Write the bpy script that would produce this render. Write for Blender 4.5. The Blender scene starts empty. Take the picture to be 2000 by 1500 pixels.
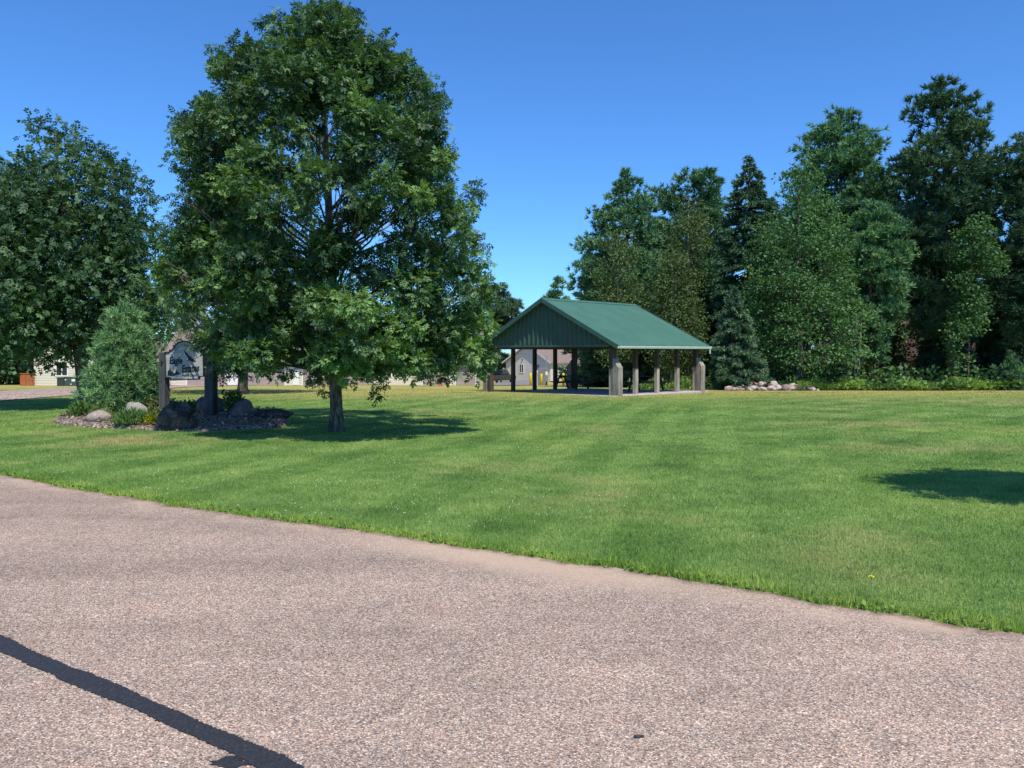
import bpy, math, random
import numpy as np
from mathutils import Vector, Matrix

rng = np.random.default_rng(7)
random.seed(7)
S = bpy.context.scene
COL = S.collection
F, HZ, CAMH = 1516.0, 688.6, 1.7

# ------------------------------------------------------------------ terrain
TY = np.array([-400, 0, 10, 34, 42, 55, 70, 95, 115, 150, 3000.])
TZ = np.array([0, 0, 0, -.21, -.36, -.75, -1.3, -2.2, -2.45, -2.6, -2.6])
def tz(y): return float(np.interp(y, TY, TZ))
def at(px, py, Y):
    return np.array([(px - 1000) / F * Y, Y, CAMH - (py - HZ) / F * Y])
def gnd(px, py):
    k = (py - HZ) / F
    lo, hi = 1.0, 400.0
    for _ in range(60):
        m = (lo + hi) / 2
        if (CAMH - tz(m)) / m > k: lo = m
        else: hi = m
    return np.array([(px - 1000) / F * lo, lo, tz(lo)])
def gx(px, Y):
    return np.array([(px - 1000) / F * Y, Y, tz(Y)])

# ------------------------------------------------------------------ tagging
def tag(o, label=None, cat=None, group=None, kind=None):
    if label: o['label'] = label
    if cat: o['category'] = cat
    if group: o['group'] = group
    if kind: o['kind'] = kind
    return o
def thing(name, label, cat, loc=(0, 0, 0), rz=0, group=None):
    o = bpy.data.objects.new(name, None); COL.objects.link(o)
    o.location = [float(v) for v in loc]; o.rotation_euler = (0, 0, rz); o.empty_display_size = .2
    return tag(o, label, cat, group)
def origin(o):
    v = Vector((0, 0, 0))
    while o is not None:
        v += o.location; o = o.parent
    return np.array(v)
def copy_tree(o, parent=None):
    c = o.copy(); COL.objects.link(c); c.parent = parent
    for ch in list(o.children): copy_tree(ch, c)
    return c
def link(name, me, mat, parent=None):
    o = bpy.data.objects.new(name, me); COL.objects.link(o)
    if mat is not None and len(me.materials) == 0: me.materials.append(mat)
    if parent is not None: o.parent = parent
    return o

# ------------------------------------------------------------------ mesh builder
def nrm(v):
    v = np.asarray(v, float); n = np.linalg.norm(v); return v / (n if n > 1e-9 else 1)
class MB:
    def __init__(s): s.v = []; s.f = []
    def add(s, vs, fs):
        n = len(s.v); s.v += [tuple(float(c) for c in p) for p in vs]; s.f += [tuple(i + n for i in f) for f in fs]; return s
    def obox(s, c, ax, ay, az, hx, hy, hz):
        c = np.asarray(c, float); ax, ay, az = map(nrm, (ax, ay, az)); vs = []
        for k in (-1, 1):
            for j in (-1, 1):
                for i in (-1, 1): vs.append(c + ax * hx * i + ay * hy * j + az * hz * k)
        return s.add(vs, [(0, 2, 3, 1), (4, 5, 7, 6), (0, 1, 5, 4), (2, 6, 7, 3), (0, 4, 6, 2), (1, 3, 7, 5)])
    def box(s, x0, x1, y0, y1, z0, z1):
        return s.obox(((x0 + x1) / 2, (y0 + y1) / 2, (z0 + z1) / 2), (1, 0, 0), (0, 1, 0), (0, 0, 1), (x1 - x0) / 2, (y1 - y0) / 2, (z1 - z0) / 2)
    def bar(s, a, b, w, h, up=(0, 0, 1)):
        a = np.asarray(a, float); b = np.asarray(b, float); d = nrm(b - a)
        side = np.cross(d, up)
        if np.linalg.norm(side) < 1e-6: side = np.array([1., 0, 0])
        side = nrm(side); u = np.cross(side, d)
        return s.obox((a + b) / 2, d, side, u, np.linalg.norm(b - a) / 2, w / 2, h / 2)
    def tube(s, pts, rads, n=8, cap=True):
        pts = [np.asarray(p, float) for p in pts]; rings = []; vs = []; fs = []
        for i, p in enumerate(pts):
            d = nrm(pts[min(i + 1, len(pts) - 1)] - pts[max(i - 1, 0)])
            ref = np.array([0, 1., 0]) if abs(d[1]) < .9 else np.array([1., 0, 0])
            a = nrm(np.cross(d, ref)); b = np.cross(d, a)
            for k in range(n):
                t = 2 * math.pi * k / n
                vs.append(p + (a * math.cos(t) + b * math.sin(t)) * rads[i])
        for i in range(len(pts) - 1):
            for k in range(n):
                k2 = (k + 1) % n
                fs.append((i * n + k, (i + 1) * n + k, (i + 1) * n + k2, i * n + k2))
        if cap:
            fs.append(tuple(range(n))); fs.append(tuple(range((len(pts) - 1) * n + n - 1, (len(pts) - 1) * n - 1, -1)))
        return s.add(vs, fs)
    def prism(s, poly, a, b):
        """poly: list of 3-D points (planar loop) extruded by vector b-a"""
        d = np.asarray(b, float) - np.asarray(a, float); n = len(poly)
        vs = [np.asarray(p, float) for p in poly] + [np.asarray(p, float) + d for p in poly]
        fs = [tuple(range(n)), tuple(range(2 * n - 1, n - 1, -1))] + [(i, i + n, (i + 1) % n + n, (i + 1) % n) for i in range(n)]
        return s.add(vs, fs)
    def lathe(s, c, prof, n=14):
        c = np.asarray(c, float); vs = []; fs = []
        for r, z in prof:
            for k in range(n):
                t = 2 * math.pi * k / n; vs.append(c + np.array([r * math.cos(t), r * math.sin(t), z]))
        for i in range(len(prof) - 1):
            for k in range(n):
                k2 = (k + 1) % n; fs.append((i * n + k, i * n + k2, (i + 1) * n + k2, (i + 1) * n + k))
        fs.append(tuple(range(n - 1, -1, -1))); fs.append(tuple((len(prof) - 1) * n + k for k in range(n)))
        return s.add(vs, fs)
    def build(s, name, mat, parent=None, local=False, smooth=False, bevel=0):
        me = bpy.data.meshes.new(name)
        v = np.array(s.v)
        if parent is not None and not local: v = v - origin(parent)
        me.from_pydata(v.tolist(), [], s.f); me.update()
        import bmesh
        bm = bmesh.new(); bm.from_mesh(me); bmesh.ops.recalc_face_normals(bm, faces=bm.faces)
        if bevel:
            bmesh.ops.bevel(bm, geom=bm.edges[:], offset=bevel, segments=1, affect='EDGES', clamp_overlap=True)
        bm.to_mesh(me); bm.free()
        if smooth: me.polygons.foreach_set('use_smooth', [True] * len(me.polygons))
        return link(name, me, mat, parent)

def np_mesh(name, verts, k, mat, parent=None, tint=None, smooth=False, off=None):
    """verts (N*k,3): N separate k-gons; tint per face"""
    n = len(verts) // k
    me = bpy.data.meshes.new(name)
    if parent is not None: verts = verts - origin(parent)
    if off is not None: verts = verts - off
    me.vertices.add(n * k); me.vertices.foreach_set('co', verts.astype(np.float32).ravel())
    me.loops.add(n * k); me.loops.foreach_set('vertex_index', np.arange(n * k, dtype=np.int32))
    me.polygons.add(n); me.polygons.foreach_set('loop_start', np.arange(0, n * k, k, dtype=np.int32))
    try: me.polygons.foreach_set('loop_total', np.full(n, k, dtype=np.int32))
    except Exception: pass
    me.update(calc_edges=True)
    if tint is not None:
        a = me.attributes.new('tint', 'FLOAT', 'POINT'); a.data.foreach_set('value', np.repeat(tint, k).astype(np.float32))
    me.validate()
    return link(name, me, mat, parent)

# ------------------------------------------------------------------ materials
class N:
    def __init__(s, name):
        s.m = bpy.data.materials.new(name); s.m.use_nodes = True; s.t = s.m.node_tree; s.t.nodes.clear()
        s.out = s.t.nodes.new('ShaderNodeOutputMaterial')
    def n(s, typ, **kw):
        o = s.t.nodes.new(typ)
        for k, v in kw.items():
            if k.startswith('i_'):
                key = k[2:]; key = int(key) if key.isdigit() else key.replace('_', ' ')
                if isinstance(v, bpy.types.NodeSocket): s.t.links.new(v, o.inputs[key])
                else: o.inputs[key].default_value = v
            else: setattr(o, k, v)
        return o
    def l(s, a, b): s.t.links.new(a, b)
    def ramp(s, fac, stops, interp='LINEAR'):
        r = s.n('ShaderNodeValToRGB'); r.color_ramp.interpolation = interp; e = r.color_ramp.elements
        while len(e) < len(stops): e.new(.5)
        for el, (p, c) in zip(e, stops):
            el.position = p; el.color = (*c, 1) if len(c) == 3 else c
        s.l(fac, r.inputs[0]); return r.outputs[0]
    def mix(s, fac, a, b, mode='MIX'):
        m = s.n('ShaderNodeMix', data_type='RGBA', blend_type=mode)
        for sock, v in ((m.inputs[0], fac), (m.inputs[6], a), (m.inputs[7], b)):
            if isinstance(v, bpy.types.NodeSocket): s.l(v, sock)
            elif isinstance(v, (int, float)): sock.default_value = v
            else: sock.default_value = (*v, 1)
        return m.outputs[2]
    def math(s, op, a, b=None, c=None, clamp=False):
        m = s.n('ShaderNodeMath', operation=op, use_clamp=clamp)
        for i, v in enumerate((a, b, c)):
            if v is None: continue
            if isinstance(v, bpy.types.NodeSocket): s.l(v, m.inputs[i])
            else: m.inputs[i].default_value = v
        return m.outputs[0]
    def sstep(s, v, a, b):
        m = s.n('ShaderNodeMapRange', interpolation_type='SMOOTHSTEP'); s.l(v, m.inputs[0])
        m.inputs[1].default_value = a; m.inputs[2].default_value = b; return m.outputs[0]
    def pos(s): return s.n('ShaderNodeNewGeometry').outputs['Position']
    def obj(s): return s.n('ShaderNodeTexCoord').outputs['Object']
    def noise(s, vec, scale, detail=4, rough=.55, dist=0, out=0):
        return s.n('ShaderNodeTexNoise', i_Vector=vec, i_Scale=scale, i_Detail=detail, i_Roughness=rough, i_Distortion=dist).outputs[out]
    def mapv(s, vec, scale=(1, 1, 1), rot=(0, 0, 0)):
        return s.n('ShaderNodeMapping', i_Vector=vec, i_Scale=scale, i_Rotation=rot).outputs[0]
    def bump(s, h, strength=.3, dist=.02):
        return s.n('ShaderNodeBump', i_Height=h, i_Strength=strength, i_Distance=dist).outputs[0]
    def pbr(s, col, rough=.7, normal=None, spec=.3, metal=0):
        b = s.n('ShaderNodeBsdfPrincipled')
        for k, v in (('Base Color', col), ('Roughness', rough), ('Specular IOR Level', spec), ('Metallic', metal), ('Normal', normal)):
            if v is None: continue
            if isinstance(v, bpy.types.NodeSocket): s.l(v, b.inputs[k])
            elif k == 'Base Color': b.inputs[k].default_value = (*v, 1)
            else: b.inputs[k].default_value = v
        s.l(b.outputs[0], s.out.inputs[0]); return s.m

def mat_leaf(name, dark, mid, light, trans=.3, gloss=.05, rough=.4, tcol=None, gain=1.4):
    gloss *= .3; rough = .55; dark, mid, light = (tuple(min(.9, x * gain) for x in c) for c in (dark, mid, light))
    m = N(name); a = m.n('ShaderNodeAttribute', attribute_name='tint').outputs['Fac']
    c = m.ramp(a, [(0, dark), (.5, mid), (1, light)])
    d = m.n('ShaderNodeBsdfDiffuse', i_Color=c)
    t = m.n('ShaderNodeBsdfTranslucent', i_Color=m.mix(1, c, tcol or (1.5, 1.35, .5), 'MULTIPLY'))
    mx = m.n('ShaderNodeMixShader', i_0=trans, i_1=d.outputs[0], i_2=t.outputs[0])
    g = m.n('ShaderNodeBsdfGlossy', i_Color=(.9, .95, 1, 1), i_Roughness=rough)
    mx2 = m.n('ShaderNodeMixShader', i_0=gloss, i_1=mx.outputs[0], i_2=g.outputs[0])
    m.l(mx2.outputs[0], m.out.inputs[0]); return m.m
def mat_plain(name, col, rough=.6, var=.12, scale=6, spec=.3, metal=0, bump=0):
    m = N(name); v = m.obj(); n = m.noise(v, scale, 5)
    c = m.mix(m.sstep(n, .3, .7), tuple(x * (1 - var) for x in col), tuple(min(1, x * (1 + var)) for x in col))
    nb = m.bump(m.noise(v, scale * 6, 3), bump, .01) if bump else None
    return m.pbr(c, rough, nb, spec, metal)
def mat_bark(name, a, b, sc=18):
    m = N(name); v = m.mapv(m.obj(), (1, 1, .22)); n = m.noise(v, sc, 6, .65)
    vo = m.n('ShaderNodeTexVoronoi', i_Vector=v, i_Scale=sc * .8, feature='DISTANCE_TO_EDGE').outputs[0]
    c = m.mix(m.sstep(m.math('ADD', n, m.math('MULTIPLY', vo, .5)), .4, .85), a, b)
    return m.pbr(c, .9, m.bump(m.math('ADD', n, vo), .8, .03), .1)
def mat_wood(name, a, b, sc=14):
    m = N(name); v = m.mapv(m.obj(), (1, 1, .06)); n = m.noise(v, sc, 6, .7); n2 = m.noise(m.obj(), 1.3, 3)
    c = m.mix(m.sstep(n, .3, .72), a, b); c = m.mix(m.math('MULTIPLY', m.sstep(n2, .35, .7), .55), c, tuple(x * .55 for x in a))
    return m.pbr(c, .85, m.bump(n, .4, .01), .15)

def mat_post(name):  # eave shadow painted into the timber colour: pale foot, dark upper part
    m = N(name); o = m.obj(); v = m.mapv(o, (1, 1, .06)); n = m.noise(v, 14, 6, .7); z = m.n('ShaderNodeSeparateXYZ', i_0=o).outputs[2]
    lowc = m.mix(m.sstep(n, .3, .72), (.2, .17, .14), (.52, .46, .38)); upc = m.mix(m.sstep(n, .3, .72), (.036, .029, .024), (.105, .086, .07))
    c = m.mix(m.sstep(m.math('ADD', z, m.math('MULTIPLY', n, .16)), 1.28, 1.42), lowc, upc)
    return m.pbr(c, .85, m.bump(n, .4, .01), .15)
ASH = mat_leaf('ash_leaf', (.012, .034, .014), (.041, .092, .029), (.125, .215, .056), .32, .1, .38, gain=1.65)
ASH2 = mat_leaf('ash_leaf_deep', (.018, .047, .02), (.042, .09, .034), (.09, .16, .055), .28, .08, gain=1.45)
MAPLE = mat_leaf('maple_leaf', (.022, .055, .02), (.05, .11, .035), (.1, .18, .055), .28, .06, gain=1.75)
BIRCH = mat_leaf('birch_leaf', (.035, .055, .016), (.062, .1, .036), (.115, .145, .052), .28, .04, gain=1.75)
WPINE = mat_leaf('white_pine_needle', (.018, .046, .024), (.045, .095, .045), (.095, .165, .07), .15, .05, .45, gain=2.6)
RPINE = mat_leaf('red_pine_needle', (.014, .036, .018), (.036, .07, .036), (.075, .12, .055), .12, .05, .45, gain=2.0)
SPRUCE = mat_leaf('spruce_needle', (.016, .037, .022), (.04, .078, .042), (.085, .135, .07), .12, .04, .5, gain=2.2)
SCOTS = mat_leaf('young_pine_needle', (.03, .065, .03), (.075, .15, .065), (.16, .26, .11), .2, .06, .45, gain=1.9)
HEDGE = mat_leaf('undergrowth_leaf', (.03, .07, .015), (.09, .17, .035), (.2, .3, .06), .35, .05)
YELLOW = mat_leaf('yellow_shrub_leaf', (.12, .14, .01), (.3, .32, .02), (.5, .48, .04), .35, .03, gain=1.1)
JUNIPER = mat_leaf('juniper_leaf', (.03, .045, .012), (.075, .09, .025), (.13, .14, .04), .2, .03)
PLANT = mat_leaf('garden_plant_leaf', (.035, .075, .02), (.09, .17, .05), (.17, .27, .09), .3, .04)
PALEPLANT = mat_leaf('pale_plant_leaf', (.06, .09, .03), (.13, .18, .06), (.24, .28, .11), .3, .03)
BARK = mat_bark('ash_bark', (.085, .066, .052), (.3, .25, .205))
PBARK = mat_bark('pine_bark', (.07, .048, .036), (.22, .16, .12), 12)
BBARK = mat_bark('birch_bark', (.12, .1, .085), (.4, .37, .33), 8)

# lawn colours shared by the ground sheet and the blades
def lawn_color(m, tint=None):
    p = m.pos(); sep = m.n('ShaderNodeSeparateXYZ', i_0=p); y = sep.outputs[1]
    n1 = m.noise(p, .55, 5, .6); n2 = m.noise(p, 2.6, 4, .6); n3 = m.noise(p, .16, 3, .5)
    base = m.ramp(m.math('ADD', m.math('MULTIPLY', n1, .6), m.math('MULTIPLY', n2, .4)),
                  [(.3, (.1, .185, .043)), (.5, (.2, .315, .08)), (.7, (.335, .43, .13))])
    # mower stripes: along the lawn on the left, turning to the right on the right
    x = sep.outputs[0]; turn = m.sstep(m.math('SUBTRACT', x, m.math('MULTIPLY', y, .22)), -1, 5)
    w = m.n('ShaderNodeTexWave', wave_type='BANDS', bands_direction='X', i_Vector=m.mapv(p, rot=(0, 0, math.radians(15))), i_Scale=.235, i_Distortion=.6, i_Detail=2, i_Detail_Scale=.35).outputs[1]
    w2 = m.n('ShaderNodeTexWave', wave_type='BANDS', bands_direction='X', i_Vector=m.mapv(p, rot=(0, 0, math.radians(46))), i_Scale=.2, i_Distortion=.7, i_Detail=2, i_Detail_Scale=.3).outputs[1]
    ws = m.math('ADD', m.math('MULTIPLY', m.sstep(w, .36, .64), m.math('SUBTRACT', 1, turn)), m.math('MULTIPLY', m.sstep(w2, .36, .64), turn))
    ws = m.math('MULTIPLY', ws, m.sstep(m.noise(p, .22, 3), .3, .6))
    base = m.mix(m.math('MULTIPLY', ws, .56), base, m.mix(1, base, (.5, .66, .5), 'MULTIPLY'))
    glow = m.sstep(m.noise(m.mapv(p, (1, .45, 1)), .2, 4), .48, .7)
    base = m.mix(m.math('MULTIPLY', glow, .5), base, m.mix(1, base, (1.35, 1.2, 1.05), 'MULTIPLY'))
    dry = m.math('MULTIPLY', m.sstep(n3, .5, .68), m.sstep(n1, .42, .62))
    base = m.mix(m.math('MULTIPLY', dry, .85), base, (.4, .34, .15))
    far = m.math('MULTIPLY', m.sstep(y, 27, 40), m.sstep(m.noise(p, .3, 3), .25, .5))
    base = m.mix(m.math('MULTIPLY', far, .85), base, (.5, .42, .14))
    return base
def mat_ground():
    m = N('lawn'); c = lawn_color(m); p = m.pos()
    fine = m.noise(p, 26, 4, .7)
    c = m.mix(1, c, m.ramp(fine, [(.25, (.45, .5, .45)), (.75, (1.3, 1.25, 1.2))]), 'MULTIPLY')
    return m.pbr(c, .95, m.bump(m.noise(p, 45, 3), .8, .04), .05)
def mat_blades(name, gain=(1.2, 1.2, 1.2)):
    m = N(name); c = lawn_color(m); a = m.n('ShaderNodeAttribute', attribute_name='tint').outputs['Fac']
    c = m.mix(1, c, m.ramp(a, [(0, (.62 * gain[0], .68 * gain[1], .7 * gain[2])), (.6, (1.05 * gain[0], 1.05 * gain[1], 1 * gain[2])), (1, (1.75 * gain[0], 1.45 * gain[1], 1.5 * gain[2]))]), 'MULTIPLY')
    d = m.n('ShaderNodeBsdfDiffuse', i_Color=c); t = m.n('ShaderNodeBsdfTranslucent', i_Color=c)
    mx = m.n('ShaderNodeMixShader', i_0=.35, i_1=d.outputs[0], i_2=t.outputs[0])
    g = m.n('ShaderNodeBsdfGlossy', i_Color=(.9, 1, .9, 1), i_Roughness=.5)
    mx2 = m.n('ShaderNodeMixShader', i_0=.03, i_1=mx.outputs[0], i_2=g.outputs[0])
    m.l(mx2.outputs[0], m.out.inputs[0]); return m.m
def mat_road(near=True):
    m = N('chip_seal_asphalt' if near else 'far_asphalt'); p = m.pos()
    vo = m.n('ShaderNodeTexVoronoi', i_Vector=p, i_Scale=132 if near else 14, i_Randomness=1.0)
    wn = m.n('ShaderNodeSeparateColor', i_0=vo.outputs['Color'])
    chips = m.ramp(wn.outputs[0], [(0, (.08, .07, .066)), (.14, (.18, .145, .13)), (.34, (.285, .226, .194)), (.56, (.372, .3, .255)), (.78, (.46, .384, .332)), (.92, (.575, .5, .445)), (1, (.75, .69, .63))])
    tan = m.ramp(wn.outputs[1], [(0, (1.12, .95, .86)), (.5, (1, 1, 1)), (1, (.9, .97, 1.08))])
    c = m.mix(1, chips, tan, 'MULTIPLY')
    edge = m.sstep(vo.outputs['Distance'], .35, .75)
    c = m.mix(1, m.mix(m.math('MULTIPLY', edge, .55), c, (.13, .105, .1)), (1.26, 1.17, 1.02), 'MULTIPLY')
    big = m.noise(p, .7, 5, .6); mid = m.noise(p, 5, 4, .6)
    c = m.mix(1, c, m.ramp(big, [(.3, (.86, .86, .88)), (.7, (1.12, 1.08, 1.06))]), 'MULTIPLY')
    c = m.mix(1, c, m.ramp(mid, [(.3, (.9, .9, .9)), (.7, (1.08, 1.08, 1.08))]), 'MULTIPLY')
    a = m.n('ShaderNodeAttribute', attribute_name='edge').outputs['Fac']
    track = m.noise(m.mapv(p, (.12, 1.1, 1), (0, 0, math.radians(30))), 1.0, 5, .6)
    c = m.mix(1, c, m.ramp(track, [(.3, (.8, .79, .79)), (.5, (1, 1, 1)), (.7, (1.14, 1.12, 1.1))]), 'MULTIPLY')
    stain = m.sstep(m.noise(p, 1.7, 6, .7), .66, .74)
    c = m.mix(m.math('MULTIPLY', stain, .3), c, (.12, .105, .1))
    if near:
        s = m.math('MULTIPLY', m.sstep(a, .5, .03), m.sstep(m.noise(m.mapv(p, (.8, .8, 1)), 1.6, 5, .7), .42, .62))
        pv_ = m.n('ShaderNodeVectorMath', operation='SUBTRACT', i_0=p); pv_.inputs[1].default_value = tuple(gnd(1010, 1096))
        pl_ = m.n('ShaderNodeVectorMath', operation='LENGTH', i_0=m.mapv(m.mapv(pv_.outputs[0], (1, 1, 1), (0, 0, math.radians(31))), (.55, 2.6, 1))).outputs[1]
        s = m.math('MAXIMUM', s, m.math('MULTIPLY', m.sstep(m.math('ADD', pl_, m.math('MULTIPLY', m.noise(p, 2.2, 5, .65), .9)), 1.85, .7), .95))
        grit = m.ramp(m.noise(p, 120, 2, .8), [(.25, (.4, .285, .195)), (.75, (.68, .5, .35))])
        c = m.mix(m.math('MULTIPLY', s, .85), c, grit)
        dirt = m.math('MULTIPLY', m.sstep(a, .14, .0), m.sstep(m.noise(p, 9, 4), .3, .6))
        c = m.mix(m.math('MULTIPLY', dirt, .8), c, (.13, .085, .055))
        h = m.math('ADD', m.math('MULTIPLY', vo.outputs['Distance'], -.5), wn.outputs[2])
        return m.pbr(c, .85, m.bump(h, .45, .006), .2)
    return m.pbr(c, .9, None, .1)
def mat_tar():
    m = N('tar_seal'); p = m.pos(); n = m.noise(p, 70, 4, .7)
    c = m.ramp(n, [(.3, (.018, .018, .02)), (.62, (.04, .04, .044)), (.78, (.12, .115, .115))])
    return m.pbr(c, .6, m.bump(n, .5, .01), .4)
def mat_siding(name, col, shade=.55, pitch=.11):
    m = N(name); sep = m.n('ShaderNodeSeparateXYZ', i_0=m.obj()); fr = m.math('FRACT', m.math('MULTIPLY', sep.outputs[2], 1 / pitch))
    c = m.mix(m.sstep(fr, .3, .05), col, tuple(x * shade for x in col))  # shadow line of each lap painted into the siding colour
    c = m.mix(m.math('MULTIPLY', m.sstep(m.noise(m.obj(), .8, 4), .35, .7), .3), c, tuple(x * .86 for x in col))
    return m.pbr(c, .6, m.bump(fr, .5, .02), .25)
def mat_shingle(name, a, b):
    m = N(name); v = m.obj(); br = m.n('ShaderNodeTexBrick', i_Vector=m.mapv(v, (1, 1, 1)), i_Scale=3.2, i_Color1=(*a, 1), i_Color2=(*b, 1), i_Mortar=tuple(x * .6 for x in a) + (1,), i_Mortar_Size=.02).outputs[0]
    c = m.mix(.4, br, m.ramp(m.noise(v, 9, 4), [(.3, a), (.7, b)]))
    return m.pbr(c, .9, None, .1)
def mat_metal_roof():
    m = N('green_steel_roof'); v = m.obj(); n = m.noise(v, .9, 5, .6)
    c = m.mix(m.sstep(n, .3, .7), (.053, .136, .088), (.07, .168, .112))
    c = m.mix(m.math('MULTIPLY', m.sstep(m.noise(v, 14, 4), .55, .8), .25), c, (.13, .23, .19))
    return m.pbr(c, .42, None, .45)
def mat_slab():
    m = N('concrete_slab'); v = m.obj(); n = m.noise(v, 2, 6, .65)
    c = m.ramp(n, [(.3, (.36, .32, .28)), (.7, (.52, .47, .42))])
    return m.pbr(c, .9, m.bump(m.noise(v, 40, 3), .3, .01), .15)
def mat_rock(name, a, b, c3, sc=3):
    m = N(name); v = m.obj(); n = m.noise(v, sc, 8, .7, .5); n2 = m.noise(v, sc * 9, 4, .7)
    c = m.ramp(n, [(.3, a), (.5, b), (.68, c3)]); c = m.mix(1, c, m.ramp(n2, [(.3, (.7, .7, .7)), (.7, (1.25, 1.22, 1.2))]), 'MULTIPLY')
    return m.pbr(c, .9, m.bump(m.math('ADD', n, m.math('MULTIPLY', n2, .3)), .9, .06), .15)
def mat_mulch():
    m = N('wood_chip_mulch'); p = m.pos(); vo = m.n('ShaderNodeTexVoronoi', i_Vector=m.mapv(p, (1, 1.7, 1)), i_Scale=22); sc = m.n('ShaderNodeSeparateColor', i_0=vo.outputs['Color'])
    c = m.ramp(sc.outputs[0], [(0, (.06, .042, .03)), (.4, (.18, .13, .098)), (.75, (.34, .26, .2)), (1, (.52, .43, .35))])
    return m.pbr(c, .9, m.bump(sc.outputs[1], .9, .05), .1)
ROOF = mat_metal_roof(); GTRIM = mat_plain('green_trim', (.045, .105, .085), .45, .08, 3, .4)
GABLE = mat_plain('green_steel_siding', (.034, .082, .066), .5, .1, 2, .4)
GUTTER = mat_plain('pale_green_gutter', (.45, .56, .48), .4, .08, 3, .4)
SLAB = mat_slab()
TIMBER = mat_wood('weathered_timber', (.19, .16, .13), (.5, .44, .365))
DTIMBER = mat_wood('dark_weathered_timber', (.05, .043, .04), (.13, .115, .105))
POSTSHADE = mat_post('post_timber_eave_shaded')
LTIMBER = mat_wood('roof_shaded_timber', (.045, .037, .03), (.13, .11, .09))  # same wood as the right posts, darkened to paint in the roof shade
SIGNPOST = mat_wood('grey_sign_timber', (.05, .052, .055), (.13, .13, .13))
BEAM = mat_plain('brown_beam', (.045, .03, .022), .8, .25, 4)
WHITE = mat_plain('white_trim', (.78, .76, .72), .5, .05)
GLASS = mat_plain('window_glass', (.02, .024, .03), .08, .1, 3, .6)
YEL = mat_plain('yellow_paint', (.75, .56, .02), .5, .12, 5)
BLACKPAINT = mat_plain('black_car_paint', (.012, .012, .015), .2, .1, 3, .6)
RUBBER = mat_plain('rubber', (.02, .02, .02), .8)
REDL = mat_plain('red_lamp_glass', (.5, .015, .03), .25, .05)
HYD = mat_plain('red_hydrant_paint', (.62, .03, .04), .4, .1)
UTIL = mat_plain('utility_green_paint', (.055, .08, .065), .5, .1, 3)
UTILGREY = mat_plain('grey_paint', (.2, .2, .2), .5, .1, 3)
CEDAR = mat_wood('orange_cedar', (.32, .1, .035), (.5, .18, .07), 10)
STEEL = mat_plain('galvanised_steel', (.45, .46, .48), .4, .1, 6, .5, .6)

# ------------------------------------------------------------------ world, sun, camera
az = math.radians(-66); el = math.radians(57)
sun_to = Vector((math.cos(az) * math.cos(el), math.sin(az) * math.cos(el), math.sin(el)))
w = bpy.data.worlds.new('World'); S.world = w; w.use_nodes = True
nt = w.node_tree; bg = nt.nodes['Background']
sky = nt.nodes.new('ShaderNodeTexSky'); sky.sky_type = 'NISHITA'; sky.sun_disc = False
sky.sun_elevation = el; sky.sun_rotation = math.radians(90) - az
sky.altitude = 300; sky.air_density = 1.0; sky.dust_density = .2; sky.ozone_density = 1.6
tm = nt.nodes.new('ShaderNodeMix'); tm.data_type = 'RGBA'; tm.blend_type = 'MULTIPLY'; tm.inputs[0].default_value = 1; tm.inputs[7].default_value = (.5, .97, 1.55, 1)
nt.links.new(sky.outputs[0], tm.inputs[6]); nt.links.new(tm.outputs[2], bg.inputs[0]); bg.inputs[1].default_value = .125
sl = bpy.data.lights.new('sun', 'SUN'); sl.energy = 5.0; sl.angle = math.radians(.53); sl.color = (1, .945, .83)
so = bpy.data.objects.new('sun', sl); COL.objects.link(so); so.rotation_euler = sun_to.to_track_quat('Z', 'Y').to_euler()
cd = bpy.data.cameras.new('camera'); cam = bpy.data.objects.new('camera', cd); COL.objects.link(cam)
cam.location = (0, 0, CAMH); cam.rotation_euler = (math.radians(90), 0, 0)
cd.sensor_fit = 'HORIZONTAL'; cd.sensor_width = 36; cd.lens = 36 * F / 2000; cd.shift_y = -(750 - HZ) / 2000
cd.clip_start = .05; cd.clip_end = 6000; S.camera = cam
S.view_settings.view_transform = 'Standard'; S.view_settings.look = 'None'; S.view_settings.exposure = 0
S.cycles.max_bounces = 6; S.cycles.diffuse_bounces = 3; S.cycles.glossy_bounces = 2; S.cycles.transmission_bounces = 3
S.cycles.caustics_reflective = False; S.cycles.caustics_refractive = False
S.cycles.use_denoising = True

# ------------------------------------------------------------------ ground sheet
ys = np.unique(np.concatenate([np.linspace(-400, 0, 9), np.arange(0, 160, 1.0), [200, 300, 500, 900, 1600, 3000]]))
xs = np.concatenate([[-3000, -1500, -600, -300], np.linspace(-150, 150, 61), [300, 600, 1500, 3000]])
gv = [(x, y, tz(y)) for y in ys for x in xs]; nx = len(xs)
gf = [(j * nx + i, j * nx + i + 1, (j + 1) * nx + i + 1, (j + 1) * nx + i) for j in range(len(ys) - 1) for i in range(nx - 1)]
g = MB(); g.add(gv, gf); tag(g.build('ground', mat_ground()), kind='structure')

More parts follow.
